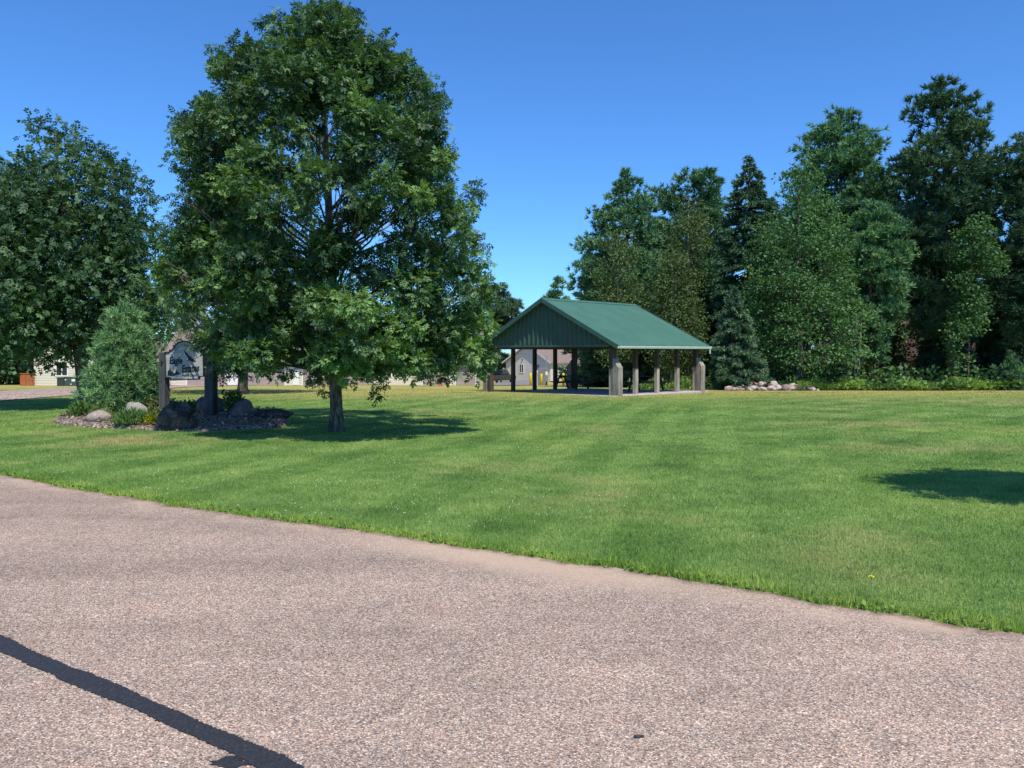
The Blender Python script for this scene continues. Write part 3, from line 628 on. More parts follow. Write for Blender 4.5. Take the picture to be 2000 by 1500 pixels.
conifer('white_pine', 'bushy bright green white pine between the maple and the red pine', 'tree', [(400, 1690, 1720), (450, 1650, 1762), (520, 1640, 1770), (570, 1650, 1762), (640, 1640, 1745), (700, 1650, 1720)], 49, 1700, WPINE, PBARK, 'pine', 16, 7, 1500, 12, (.26, .42), .034, .2, tbias=.16, ragged=.35)
# spruces behind the pavilion posts
conifer('spruce_tree', 'dark spruce seen between the pavilion posts beside the far house', 'tree', [(600, 1168, 1174), (650, 1145, 1205), (700, 1128, 1225), (752, 1130, 1232)], 56, 1178, SPRUCE, PBARK, 'spruce', 22, 9, 2200, 8, (.22, .36), .036, .2, tbias=-.16)
conifer('spruce_tree', 'shaded spruce behind the right hand pavilion posts', 'tree', [(560, 1255, 1262), (640, 1225, 1300), (700, 1210, 1320), (755, 1205, 1325)], 54, 1260, SPRUCE, PBARK, 'spruce', 24, 9, 2600, 8, (.22, .36), .036, .2, tbias=-.05)
conifer('spruce_tree', 'shaded spruce at the right end of the pavilion behind its corner post', 'tree', [(540, 1362, 1370), (630, 1330, 1400), (700, 1315, 1415), (755, 1310, 1420)], 55, 1366, SPRUCE, PBARK, 'spruce', 24, 9, 2400, 8, (.22, .36), .036, .2, tbias=-.05)
# trees deep in the wood
for i, (px, Y, top, hw) in enumerate([(1180, 78, 500, 75), (1290, 76, 430, 75), (1400, 74, 420, 70), (1510, 72, 400, 75), (1580, 70, 380, 70), (1700, 74, 330, 75), (1770, 72, 300, 70), (1840, 76, 400, 70), (1925, 74, 420, 70), (2010, 72, 400, 75), (2090, 66, 380, 80)]):
    pr = [(top, px - 5, px + 5), (top + 60, px - hw * .5, px + hw * .5), (top + 150, px - hw * .85, px + hw * .85), (640, px - hw, px + hw), (735, px - hw, px + hw)]
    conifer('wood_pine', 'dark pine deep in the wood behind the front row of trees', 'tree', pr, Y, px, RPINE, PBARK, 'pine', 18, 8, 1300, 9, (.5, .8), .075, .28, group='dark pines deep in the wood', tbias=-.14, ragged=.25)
for i, (px, Y, top, hw) in enumerate([(-120, 88, 430, 110), (-20, 84, 520, 95), (60, 92, 560, 80)]):
    pr = [(top, px - 15, px + 15), (top + 50, px - hw * .7, px + hw * .7), (640, px - hw, px + hw), (745, px - hw, px + hw * .85)]
    broadleaf('wood_tree', 'dark leafy tree in the wood at the far left behind the cedar fence', 'tree', pr, Y, px, px, ASH2, BARK, 90, (1.2, 2.2), 5000, (.45, .7), .36, False, .25, group='dark trees at the far left', limbs=16, tbias=-.2)
for i, (px, Y, top, hw) in enumerate([(330, 125, 570, 110), (500, 130, 560, 110), (680, 128, 570, 110), (850, 132, 590, 100), (1120, 150, 610, 80)]):
    pr = [(top, px - 15, px + 15), (top + 40, px - hw * .6, px + hw * .6), (660, px - hw, px + hw), (735, px - hw, px + hw)]
    broadleaf('far_tree', 'distant green tree behind the garages and houses', 'tree', pr, Y, px, px, ASH2, BARK, 60, (1.6, 2.6), 2600, (.7, 1.1), .36, False, .25, group='distant trees behind the houses', limbs=8, tbias=-.1)
for i, (px, Y, top, hw, lab) in enumerate([(1745, 58, 610, 42, 'shaded sapling left of the brown roof'), (1815, 57, 590, 45, 'leafy sapling hiding the middle of the brown roof'), (1872, 54, 575, 40, 'sapling in front of the brown roof below the young maple'), (1935, 58, 560, 40, 'sapling hiding the right half of the brown roof'), (1990, 56, 640, 34, 'low sapling in front of the right end of the brown roof')]):
    broadleaf('sapling', lab, 'tree', [(top, px - 10, px + 10), (top + 30, px - hw * .7, px + hw * .7), (top + 70, px - hw, px + hw), (top + 105, px - hw * .7, px + hw * .8), (735, px - hw * .5, px + hw * .5)], Y, px, px, MAPLE, BARK, 26, (.6, 1.1), 1900, (.2, .32), .38, False, .07, limbs=12, tbias=-.22, lo=.2)
# thin bare trunks under the maple
for i, (px, py0, Y) in enumerate([(1508, 655, 47), (1590, 690, 48), (1625, 680, 47.5), (1651, 690, 46.5), (1668, 672, 46), (1676, 690, 47)]):
    b = gx(px, Y); t = thing('bare_trunk', 'thin bare grey tree stem in the shade at the edge of the wood', 'tree', b, group='thin bare stems at the wood edge')
    e = at(px + rng.normal(0, 6), py0 - 60, Y + .3); m = MB(); m.tube([b - (0, 0, .1), (b + e) / 2 + rng.normal(0, .08, 3), e], [.07, .06, .04], 7)
    for _ in range(5):
        s_ = b + (e - b) * rng.uniform(.4, 1); m.tube([s_, s_ + rng.normal(0, .35, 3) + (0, 0, .3)], [.016, .005], 4)
    m.build('trunk', BARK, t, smooth=True)

def scatter_leaves(name, mat, P, L, lw, label=None, cat=None, kind=None, parent=None, tbias=0, up=.5, group=None, tint=None):
    n = len(P); D = unit(rng.normal(0, 1, (n, 3)) * (1, 1, .5) + (0, 0, up)); Nn = unit(rng.normal(0, .6, (n, 3)) + (0, 0, 1))
    t = np.clip(rng.normal(.45 + tbias, .2, n), 0, 1) if tint is None else tint
    o = np_mesh(name, leaves_simple(P, D, Nn, rng.uniform(L[0], L[1], n), lw).reshape(-1, 3), 4, mat, parent, t)
    return tag(o, label, cat, group, kind)
# undergrowth along the wood edge
n = 16000; x = rng.uniform(1560, 2250, n); Yb = 41.6 + rng.uniform(0, 1, n) ** .8 * 3.4 + np.sin(x * .02) * .35
hgt = (.35 + .35 * np.sin(x * .031) ** 2 + .3 * np.clip((x - 1750) / 250, 0, 1)) * .75 * (.6 + .5 * (Yb - 41.6) / 3.4); zz = rng.uniform(0, 1, n) ** .6 * hgt
P = np.stack([(x - 1000) / F * Yb, Yb, np.interp(Yb, TY, TZ) + zz], 1)
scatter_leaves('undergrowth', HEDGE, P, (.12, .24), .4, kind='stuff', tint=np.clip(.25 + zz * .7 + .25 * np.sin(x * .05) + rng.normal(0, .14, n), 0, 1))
n = 9000; x = rng.uniform(1385, 2250, n); Yb = rng.uniform(44.5, 60, n); zz = rng.uniform(0, 1, n) ** 1.5 * 1.3
P = np.stack([(x - 1000) / F * Yb, Yb, np.interp(Yb, TY, TZ) + zz], 1)
scatter_leaves('forest_floor_brush', MAPLE, P, (.2, .36), .4, kind='stuff', tbias=-.15)
n = 5000; x = rng.uniform(1230, 1660, n); Yb = 42.2 + rng.uniform(0, 2.6, n); zz = rng.uniform(0, 1, n) ** 2 * .7 * (.4 + .6 * np.sin(x * .06) ** 2)
P = np.stack([(x - 1000) / F * (Yb + 1.2), Yb + 1.2, np.interp(Yb, TY, TZ) + zz], 1)
scatter_leaves('tall_weeds', HEDGE, P, (.12, .26), .22, kind='stuff', tbias=-.05, up=1.0)

# ------------------------------------------------------------------ rocks
def bed(px, py):
    g_ = gnd(px, py); Yn = g_[1] if g_[1] < 17.2 else 17.2 + (g_[1] - 17.2) * .5
    return at(px, py, Yn)
def rock_obj(name, label, c, sx, sy, sz, mat, seed, group=None, cat='rock', sink=.25, angular=0., res=3):
    import bmesh
    r = np.random.default_rng(seed); bm = bmesh.new(); bmesh.ops.create_icosphere(bm, subdivisions=res, radius=1)
    ks = r.normal(0, 1, (7, 3)); ph = r.uniform(0, 6, 7); pl = unit(r.normal(0, 1, (9, 3))); pd = r.uniform(.6, .95, 9)
    for v in bm.verts:
        p = np.array(v.co); d = 1 + sum(.06 * math.sin(ks[i] @ p * (1.2 + .5 * i) + ph[i]) for i in range(7))
        p = p * d
        if angular:
            for q, dd in zip(pl, pd):
                s_ = q @ p - dd
                if s_ > 0: p = p - q * s_ * angular
        v.co = (p[0] * sx, p[1] * sy, (p[2] + 1 - sink * 2) * sz)
    for f in bm.faces: f.smooth = angular < .5
    me = bpy.data.meshes.new(name); bm.to_mesh(me); bm.free()
    o = link(name, me, mat); o.location = [float(v) for v in c]
    return tag(o, label, cat, group)
R_PINK = mat_rock('pink_granite', (.2, .15, .13), (.4, .32, .28), (.52, .44, .4)); R_GREY = mat_rock('grey_granite', (.23, .205, .185), (.36, .33, .3), (.47, .44, .41))
R_PURP = mat_rock('purple_granite', (.1, .075, .08), (.2, .15, .155), (.3, .24, .23)); R_DARK = mat_rock('dark_basalt', (.018, .016, .015), (.07, .058, .052), (.2, .165, .14), 5)
rock_obj('boulder', 'low sloping pink boulder under the creeping plant', bed(192, 822), .3, .27, .15, R_PINK, 1)
rock_obj('boulder', 'purple brown boulder between the pink one and the pale round one', bed(229, 806), .2, .2, .22, R_PURP, 2)
rock_obj('boulder', 'pale grey rounded boulder in front of the young pine', bed(263, 815), .25, .23, .24, R_GREY, 3)
rock_obj('boulder', 'biggest boulder, dark and craggy, in front of the sign', bed(347, 836), .36, .33, .4, R_DARK, 14, angular=.85, res=4)
rock_obj('boulder', 'dark boulder behind the right sign post', bed(408, 806), .42, .3, .3, R_PURP, 5)
rock_obj('boulder', 'dark rounded boulder right of the sign beside the leafy perennial', bed(472, 812), .27, .25, .3, R_PURP, 6)
rock_obj('boulder', 'low flat dark stone at the right end of the garden bed', bed(528, 816), .5, .25, .13, R_DARK, 7)
# fieldstone pile
ST = [mat_rock('pale_fieldstone', (.34, .27, .23), (.5, .42, .37), (.62, .56, .5)), mat_rock('red_fieldstone', (.24, .13, .1), (.38, .23, .18), (.48, .34, .29)), mat_rock('dark_fieldstone', (.14, .11, .1), (.24, .2, .18), (.36, .31, .29))]
protos = []
for i in range(6):
    p = rock_obj('fieldstone', None, (0, 0, 0), .2, .16, .12, ST[i % 3], 40 + i, res=2, angular=.6); protos.append(p)
for i in range(130):
    px = rng.uniform(1418, 1598); e = abs(px - 1515) / 90; Yb = 41.8 + rng.uniform(0, 1.5); lay = rng.uniform(0, 1) * (1 - min(1, e) ** 3) * (.3 if px > 1470 else .38)
    src = protos[i % 6]
    o = src if i < 6 else src.copy()
    if i >= 6: COL.objects.link(o)
    b = gx(px, Yb); o.location = (float(b[0]), float(b[1]), float(b[2] + lay * (Yb - 41.6) / 1.5)); s_ = rng.uniform(.55, 1.35); o.scale = (s_, s_, s_ * rng.uniform(.8, 1.2)); o.rotation_euler = (rng.normal(0, .3), rng.normal(0, .3), rng.uniform(0, 6))
    tag(o, ['pale buff stone in the fieldstone pile at the wood edge', 'reddish stone in the fieldstone pile at the wood edge', 'dark grey brown stone in the fieldstone pile at the wood edge'][i % 6 % 3], 'stone', ['pale stones of the pile', 'reddish stones of the pile', 'dark stones of the pile'][i % 6 % 3])

# ------------------------------------------------------------------ garden bed round the sign
bp = [(110, 815), (150, 805), (200, 800), (300, 792), (420, 790), (540, 800), (560, 816), (535, 828), (470, 834), (390, 841), (300, 838), (250, 831), (180, 828)]
bq = [bed(*p) for p in bp]; m = MB(); ring = []
for i in range(len(bq)):
    for t in np.linspace(0, 1, 6, endpoint=False):
        p = bq[i] * (1 - t) + bq[(i + 1) % len(bq)] * t; p = p + rng.normal(0, .03, 3) * (1, 1, 0); ring.append(p)
cen = np.mean(ring, axis=0); nr = len(ring); vs = []
for p in ring:
    o_ = p + (p - cen) * np.array([.06, .28 if p[1] > cen[1] else .03, 0]); vs.append((o_[0], o_[1], tz(o_[1]) - .03))
for k_ in (1, .75, .5, .25):
    for p in ring:
        q = cen + (p - cen) * k_; vs.append((q[0], q[1], q[2] + .012 + .05 * (1 - k_) + rng.normal(0, .008)))
vs.append((cen[0], cen[1], cen[2] + .06))
fs = []
for r_ in range(4): fs += [(r_ * nr + i, r_ * nr + (i + 1) % nr, (r_ + 1) * nr + (i + 1) % nr, (r_ + 1) * nr + i) for i in range(nr)]
fs += [(4 * nr + i, 4 * nr + (i + 1) % nr, 5 * nr) for i in range(nr)]
m.add(vs, fs)
# plane through the bed for things that lie on it
RA = np.array(ring); BEDF = np.linalg.lstsq(np.c_[RA[:, 0], RA[:, 1], np.ones(nr)], RA[:, 2], rcond=None)[0]
tag(m.build('garden_bed', mat_mulch(), smooth=True), kind='structure')
BED = np.array([p[:2] for p in bq])
def in_poly(x, y, poly):
    c = np.zeros(len(x), bool); j = len(poly) - 1
    for i in range(len(poly)):
        xi, yi = poly[i]; xj, yj = poly[j]
        c ^= ((yi > y) != (yj > y)) & (x < (xj - xi) * (y - yi) / (yj - yi + 1e-12) + xi); j = i
    return c
# chips strewn on the bed
n = 5000; u = rng.uniform(BED[:, 0].min(), BED[:, 0].max(), n); v = rng.uniform(BED[:, 1].min(), BED[:, 1].max(), n); ok = in_poly(u, v, BED); u, v = u[ok], v[ok]
P = np.stack([u, v, BEDF[0] * u + BEDF[1] * v + BEDF[2] + .03 + .05 * rng.uniform(0, 1, len(u))], 1)
CHIP = mat_leaf('wood_chip', (.12, .08, .055), (.24, .18, .13), (.5, .41, .33), 0, 0, gain=1)
scatter_leaves('wood_chips', CHIP, P, (.04, .1), .35, kind='stuff', up=0)

# young pine by the sign
YP = bed(242, 803)[1]; ZP = bed(242, 803)[2]
conifer('young_pine', 'bushy young pine with upright shoots left of the welcome sign', 'tree', [(600, 234, 248), (625, 220, 278), (655, 208, 296), (700, 194, 306), (740, 184, 308), (770, 176, 304), (798, 192, 292)], YP, 243, SCOTS, PBARK, 'pine', 26, 13, 2000, 14, (.09, .2), .009, .07, rise=.75, ragged=.22, tbias=.2, z_base=ZP)
rt = [o for o in COL.objects if o.get('label', '').startswith('bushy young pine')][0]
P = []; 
for i in range(34):
    a = rng.uniform(0, 6.28); r = rng.uniform(0, .55); z = np.interp(r, [0, .55], [2.45, 1.75]) + rng.normal(0, .12); b = np.array([(243 - 1000) / F * YP + r * math.cos(a), YP + r * math.sin(a), ZP + z - .45])
    for t in np.linspace(0, 1, 9): P.append(b + np.array([.1 * math.cos(a) * t, .1 * math.sin(a) * t, .5 * t]))
P = np.array(P); V, i = tufts(P, unit(np.tile([0, 0, 1.], (len(P), 1)) + rng.normal(0, .2, (len(P), 3))), 16, (.09, .15), .008, .45)
np_mesh('shoots', V, 3, SCOTS, rt, np.clip(rng.normal(.62, .12, len(i)), 0, 1))

def shrub(name, label, px, py, w, h, n, mat, L, lw, cat='plant', up=.6, tb=0, stems=0, group=None, dome=True):
    b = bed(px, py); w *= .85; h *= .85; root = thing(name, label, cat, b, group=group)
    if stems:
        m = MB()
        P = []
        for i in range(stems):
            e = b + np.array([rng.normal(0, w * .4), rng.normal(0, w * .3), h * rng.uniform(.6, 1)]); m.tube([b + (rng.normal(0, .04), 0, -.02), (b + e) / 2 + rng.normal(0, .03, 3), e], [.008, .006, .003], 5)
            t = rng.uniform(.25, 1, n // stems)[:, None]; P.append(b * (1 - t) + e * t + rng.normal(0, .07, (n // stems, 3)))
        m.build('stems', BARK, root); P = np.concatenate(P)
    else:
        d = unit(rng.normal(0, 1, (n, 3))); d[:, 2] = np.abs(d[:, 2]); u = rng.uniform(.4, 1, n)[:, None]; P = b + d * u * (w, w * .8, h) * (1 + .18 * np.sin(d[:, :1] * 9) * np.cos(d[:, 1:2] * 8))
    scatter_leaves('foliage', mat, P, L, lw, parent=root, up=up, tbias=tb)
    return root
shrub('creeping_plant', 'pale creeping plant spilling over the low pink boulder', 200, 819, .42, .36, 900, PALEPLANT, (.05, .1), .35)
shrub('grass_clump', 'loose green tuft of fine plants in front of the pale boulder', 258, 829, .5, .34, 1500, PLANT, (.1, .22), .08, up=1.6)
shrub('yellow_shrub', 'small bright yellow shrub left of the biggest boulder', 294, 829, .28, .26, 1100, YELLOW, (.04, .08), .35)
shrub('juniper', 'low brownish green juniper spreading under the sign', 306, 806, .75, .45, 2400, JUNIPER, (.07, .14), .2, tb=-.1)
shrub('green_plant', 'fine leaved green plant at the left end of the garden bed', 158, 812, .38, .4, 1200, PLANT, (.08, .16), .14, up=1.0)
shrub('pale_plant', 'thin pale plant behind the yellow shrub', 302, 820, .3, .35, 400, PALEPLANT, (.08, .16), .15, up=1.2)
shrub('perennial', 'tall leafy perennial right of the sign beside the round boulder', 452, 812, .34, .75, 420, PLANT, (.08, .14), .35, stems=9, tb=-.15)
shrub('perennial', 'small leafy perennial between the two sign posts', 372, 808, .26, .45, 200, PLANT, (.07, .12), .35, stems=6, tb=-.15)
shrub('green_shrub', 'low dark shrub behind the biggest boulder', 340, 815, .35, .3, 700, JUNIPER, (.06, .12), .3, tb=-.2)

# ------------------------------------------------------------------ welcome sign
YS = bed(410, 813)[1]; ZS = bed(410, 813)[2]
sx = lambda zx, zy: at(300 + zx / 16.667, 660 + zy / 16.667, YS)     # sign-zoom coordinates to the sign plane
sb = gx(365, YS); sb[2] = ZS; sign = thing('welcome_sign', 'wooden Eagle Estates welcome sign hung between two grey posts', 'sign', sb)
YAW = math.radians(8)
def sgn(zx, zy, d=0):       # sign plane turned a little, d = proud of the face
    p = sx(zx, zy); u = p[0] - sb[0]
    return np.array([sb[0] + u * math.cos(YAW) - d * -math.sin(YAW) * -1, YS - u * math.sin(YAW) * -1 * -1 - d * math.cos(YAW), p[2]])
def mat_signface():
    m = N('weathered_white_boards'); v = m.obj(); sep = m.n('ShaderNodeSeparateXYZ', i_0=v); n = m.noise(m.mapv(v, (1.2, 1, 14)), 4, 6, .7)
    c = m.ramp(n, [(.28, (.15, .155, .145)), (.46, (.36, .375, .35)), (.7, (.48, .49, .455))])
    fr = m.math('FRACT', m.math('MULTIPLY', sep.outputs[2], 1 / .235))
    gap = m.math('MULTIPLY', m.sstep(fr, .055, .0), m.sstep(m.noise(v, 2.2, 2), .38, .55))
    c = m.mix(m.math('MULTIPLY', gap, .85), c, (.07, .075, .075)); return m.pbr(c, .85, m.bump(n, .3, .01), .1)
SFACE = mat_signface(); SDARK = mat_plain('black_green_paint', (.012, .022, .02), .6, .15, 8)
SLET = mat_plain('faded_black_letter', (.01, .013, .014), .7, .2, 20); SEAG = mat_plain('dark_red_brown_paint', (.05, .018, .018), .7, .2, 20); SWELC = mat_plain('faded_grey_letter', (.17, .18, .175), .8, .2, 20)
arch = [(970 + 395 * math.cos(t), 480 - 370 * math.sin(t)) for t in np.linspace(math.radians(163), math.radians(24), 26)]
outl = [(312, 470), (470, 460), (480, 405)] + arch + [(1480, 340), (1490, 390), (1645, 388), (1668, 1245), (1512, 1252), (1502, 1335), (512, 1372), (500, 1292), (345, 1290)]
cx0, cy0 = 985, 760
def grow(p, k): return [(cx0 + (x - cx0) * (1 + k / abs(abs(x - cx0) + 1)) if True else x, cy0 + (y - cy0) * (1 + k / (abs(y - cy0) + 60))) for x, y in p]
m = MB(); m.prism([sgn(x, y, 0) for x, y in outl], sgn(0, 0, 0), sgn(0, 0, -.05)); panel = m.build('sign_panel', SFACE, sign)
# dark rim: band around the outline
m = MB(); n = len(outl)
for i in range(n):
    a, b = np.array(outl[i], float), np.array(outl[(i + 1) % n], float)
    A, B = sgn(*a, -.02), sgn(*b, -.02); m.bar(A, B, .1, .026, up=np.cross(B - A, (math.sin(YAW), -math.cos(YAW), 0)))
m.build('rim', SDARK, panel)
def text_mesh(txt, size, shear=.1, bold=.0):
    cu = bpy.data.curves.new('t', 'FONT'); cu.body = txt; cu.size = size; cu.shear = shear; cu.extrude = .004; cu.offset = bold; cu.resolution_u = 3
    o = bpy.data.objects.new('t', cu); COL.objects.link(o); bpy.context.view_layer.update()
    me_ = bpy.data.meshes.new_from_object(o.evaluated_get(bpy.context.evaluated_depsgraph_get())); bpy.data.objects.remove(o); bpy.data.curves.remove(cu)
    return me_
def letters(name, txt, x0, y0, x1, ytop, ybase, mat, shear=.12, y1=None, rot=0, bold=.024, serif=True):
    """fit a word between x0..x1 (sign-zoom px) with cap top ytop and baseline ybase"""
    me_ = text_mesh(txt, 1.0, shear, bold); v = np.zeros(len(me_.vertices) * 3); me_.vertices.foreach_get('co', v); v = v.reshape(-1, 3)
    cap = .69; wx = v[:, 0].max() - v[:, 0].min(); X = x0 + (v[:, 0] - v[:, 0].min()) / wx * (x1 - x0); Yz = ybase - v[:, 1] / cap * (ybase - ytop)
    if y1 is not None: Yz += (X - x0) / (x1 - x0) * y1
    if rot:
        c, s = math.cos(rot), math.sin(rot); mx, my = (x0 + x1) / 2, ybase; dx, dy = X - mx, Yz - my; X, Yz = mx + c * dx - s * dy, my + s * dx + c * dy
    W = np.array([sgn(a, b, .004 + max(0, d)) for a, b, d in zip(X, Yz, v[:, 2])]); W -= origin(panel)
    me_.vertices.foreach_set('co', W.ravel()); me_.update(); me_.materials.clear(); return link(name, me_, mat, panel)
letters('lettering', 'Eagle', 480, 0, 930, 620, 840, SLET)
letters('lettering', 'Estates', 915, 0, 1515, 885, 1120, SLET, y1=-38)
letters('lettering', 'Aquila Court', 915, 0, 1425, 1165, 1245, SLET, bold=.014)
for ch, t in zip('WELCOME TO', np.linspace(math.radians(150), math.radians(33), 10)):
    if ch == ' ': continue
    X, Yq = 975 + 290 * math.cos(t), 505 - 285 * math.sin(t); letters('lettering', ch, X - 24, 0, X + 24, Yq - 42, Yq + 42, SWELC, 0, rot=math.pi / 2 - t, bold=.01)
def flat(name, pts, mat, d=.006):
    m = MB(); m.prism([sgn(x, y, d) for x, y in pts], sgn(0, 0, d), sgn(0, 0, .001)); return m.build(name, mat, panel)
flat('eagle_emblem', [(990, 405), (1060, 470), (1110, 515), (1150, 588), (1200, 588), (1245, 640), (1300, 680), (1345, 712), (1402, 765), (1300, 790), (1255, 770), (1205, 735), (1135, 745), (1125, 690), (1122, 640), (1080, 600), (1020, 540)], SEAG)
flat('eagle_head', [(1075, 672), (1098, 660), (1124, 668), (1126, 705), (1100, 715), (1082, 700)], WHITE)
flat('landscape_emblem', [(412, 1225), (414, 1100), (430, 1060), (445, 1045), (462, 1085), (478, 1000), (494, 950), (512, 1000), (522, 1050), (536, 1110), (552, 1110), (566, 1030), (582, 1110), (610, 1130), (650, 1152), (690, 1110), (712, 1050), (726, 1000), (742, 1090), (790, 1120), (865, 1188), (745, 1195), (640, 1240), (520, 1238)], SDARK)
for px0, px1, py0 in ((308, 321, 688), (401, 420, 690)):
    a = at(px0, py0, YS); b = at(px1, py0, YS); cxm = (a[0] + b[0]) / 2; wv = b[0] - a[0]; yy = YS + (.06 if px0 < 350 else -.06) + .12
    m = MB(); m.obox((cxm, yy, (a[2] + ZS - .3) / 2), (math.cos(YAW), -math.sin(YAW), 0), (math.sin(YAW), math.cos(YAW), 0), (0, 0, 1), wv / 2 * .98, .12, (a[2] - ZS + .3) / 2)
    m.build('post', SIGNPOST, sign, bevel=.012)
    m = MB(); m.obox((cxm, yy, a[2] - .25), (1, 0, 0), (0, 1, 0), (0, 0, 1), .015, .17, .03); m.build('bracket', SDARK, sign)

# ------------------------------------------------------------------ picnic pavilion
K = CAMH / 1.6
X0, Y0 = 4.188 * K, 32.257 * K; yaw = .821; W, L = 7.68 * K, 6.053 * K; zs = CAMH + (-.202 - 1.6) * K; tilt = -.155 * K / (7.68 * K)
he, hr, og, oe = 2.084 * K, 4.221 * K, .35 * K, .538 * K
rdir = np.array([math.sin(yaw), math.cos(yaw), 0]); gdir = np.array([-math.cos(yaw), math.sin(yaw), 0]); UP = np.array([0, 0, 1.])
def pv(a, b, z): return np.array([X0, Y0, zs]) + gdir * a + rdir * b + UP * z      # a across the gable (to the left), b along the ridge
def sz(a): return tilt * a
pav = thing('picnic_pavilion', 'open picnic pavilion with green metal gable roof on timber posts', 'pavilion', pv(W / 2, L / 2, sz(W / 2)))
m = MB(); e0 = .42
cs = [(-e0, -e0), (W + e0, -e0), (W + e0, L + e0), (-e0, L + e0)]
m.add([pv(a, b, sz(a) - .35) for a, b in cs] + [pv(a, b, sz(a) + .02) for a, b in cs], [(0, 3, 2, 1), (4, 5, 6, 7), (0, 1, 5, 4), (1, 2, 6, 5), (2, 3, 7, 6), (3, 0, 4, 7)])
m.build('slab', SLAB, pav, bevel=.02)
wall_h = he + .18       # underside of beams at the posts
rise = (hr - he) / (W / 2 + oe)
zroof = lambda a: hr - rise * abs(a - W / 2)
for side, a in ((0, 0.), (1, W)):
    for i in range(5):
        b = L * i / 4; m = MB(); hw = .125 if i in (0, 4) else .092
        m.obox(pv(a, b, (sz(a) + he + .12) / 2), gdir, rdir, UP, hw, .125 if i in (0, 4) else .092, (he + .12 - sz(a)) / 2)
        m.build('post', POSTSHADE if side == 0 else LTIMBER, pav, bevel=.012)
        if i in (0, 4):
            s_ = -1 if side == 0 else 1; m = MB(); o1 = a + s_ * (hw + .003); hgt = 1.66
            for k in range(2):
                a1 = o1 + s_ * .155 * k; a2 = a1 + s_ * .15; top1 = hgt - .0 - .2 * k; top2 = top1 - .2
                poly = [pv(a1, b - .16, sz(a) - .1), pv(a2, b - .16, sz(a) - .1), pv(a2, b - .16, sz(a) + top2), pv(a1, b - .16, sz(a) + top1)]
                m.prism(poly, pv(0, 0, 0), pv(0, .32, 0))
            m.build('corner_board', TIMBER, pav, bevel=.006)
# beams
for a in (0., W):
    m = MB(); m.bar(pv(a, -.2, he + .02), pv(a, L + .2, he + .02), .1, .3); m.build('beam', BEAM, pav)
for b in (0., L):
    m = MB(); m.bar(pv(.06, b, he + .0), pv(W - .06, b, he + .0), .09, .26); m.build('beam', BEAM, pav)
m = MB()
for i in range(1, 8):
    b = L * i / 8
    m.bar(pv(.1, b, he + .12), pv(W - .1, b, he + .12), .05, .14)
    for s_ in (0, 1):
        a_ = 0 if s_ == 0 else W; m.bar(pv(a_ + (.05 if s_ == 0 else -.05), b, zroof(a_) - .16), pv(W / 2, b, hr - .16), .05, .14)
m.build('truss', BEAM, pav)
# gable panels: ribbed steel
for b, sgn_ in ((-.075, -1), (L + .075, 1)):
    gb = he + .06; wl = (hr - gb - .10) / rise; m = MB(); step = .3; nseg = int(2 * wl / step); aa = np.linspace(W / 2 - wl, W / 2 + wl, nseg * 6 + 1)
    top = lambda a: hr - .08 - rise * abs(a - W / 2)
    vs = []; fs = []
    for i, a in enumerate(aa):
        d = (0, 0, 0, 0, .05, .05)[i % 6] * sgn_
        vs += [pv(a, b + d, gb), pv(a, b + d, max(gb + .002, top(a)))]
    for i in range(len(aa) - 1): fs.append((2 * i, 2 * i + 2, 2 * i + 3, 2 * i + 1))
    m.add(vs, fs); m.build('gable_panel', GABLE, pav)
    m = MB(); m.bar(pv(W / 2 - wl - .1, b + .03 * sgn_, gb - .05), pv(W / 2 + wl + .1, b + .03 * sgn_, gb - .05), .05, .1); m.build('gable_trim', GTRIM, pav)
# roof slopes with ribs
for s_ in (-1, 1):
    ae = -oe if s_ < 0 else W + oe; m = MB(); nb = int((L + 2 * og) / .23); bb = np.linspace(-og, L + og, nb * 5 + 1); vs = []; fs = []
    for i, b in enumerate(bb):
        d = (0, 0, .0, .022, .022)[i % 5]
        if i % 5 == 3: pass
        vs += [pv(ae, b, he + d), pv(W / 2 + s_ * .0, b, hr + d)]
    for i in range(len(bb) - 1): fs.append((2 * i, 2 * i + 1, 2 * i + 3, 2 * i + 2))
    m.add(vs, fs)
    m.add([pv(ae, -og, he - .05), pv(W / 2, -og, hr - .05), pv(W / 2, L + og, hr - .05), pv(ae, L + og, he - .05)], [(0, 1, 2, 3)])
    m.build('roof', ROOF, pav)
    for b, sg in ((-og - .012, -1), (L + og + .012, 1)):
        m = MB(); m.bar(pv(ae + s_ * .02, b, he - .06), pv(W / 2 - s_ * -.0 * 1, b, hr - .06), .024, .19); m.build('fascia', GTRIM, pav)
    m = MB(); q0 = ae + s_ * .012
    prof = [(0, -.12), (.09, -.12), (.115, -.03), (.1, -.01), (.085, -.03), (.075, -.1), (.01, -.1), (.01, -.01), (0, -.01)]
    poly = [pv(q0 + s_ * u, -og - .01, he + v) for u, v in prof]; m.prism(poly, pv(0, 0, 0), pv(0, L + 2 * og + .02, 0)); m.build('gutter', GUTTER, pav)
m = MB()
for s_ in (-1, 1): m.bar(pv(W / 2 + s_ * .0, -og - .02, hr + .04), pv(W / 2, L + og + .02, hr + .04), .02, .02); m.add([pv(W / 2, -og - .02, hr + .05), pv(W / 2 + s_ * .17, -og - .02, hr + .03 - rise * .17), pv(W / 2 + s_ * .17, L + og + .02, hr + .03 - rise * .17), pv(W / 2, L + og + .02, hr + .05)], [(0, 1, 2, 3)])
m.build('ridge_cap', ROOF, pav)
m = MB(); m.tube([pv(-oe - .06, L + og - .1, he - .1), pv(-oe - .06, L + og - .1, he - .36)], [.04, .04], 8); m.build('downspout', GUTTER, pav)

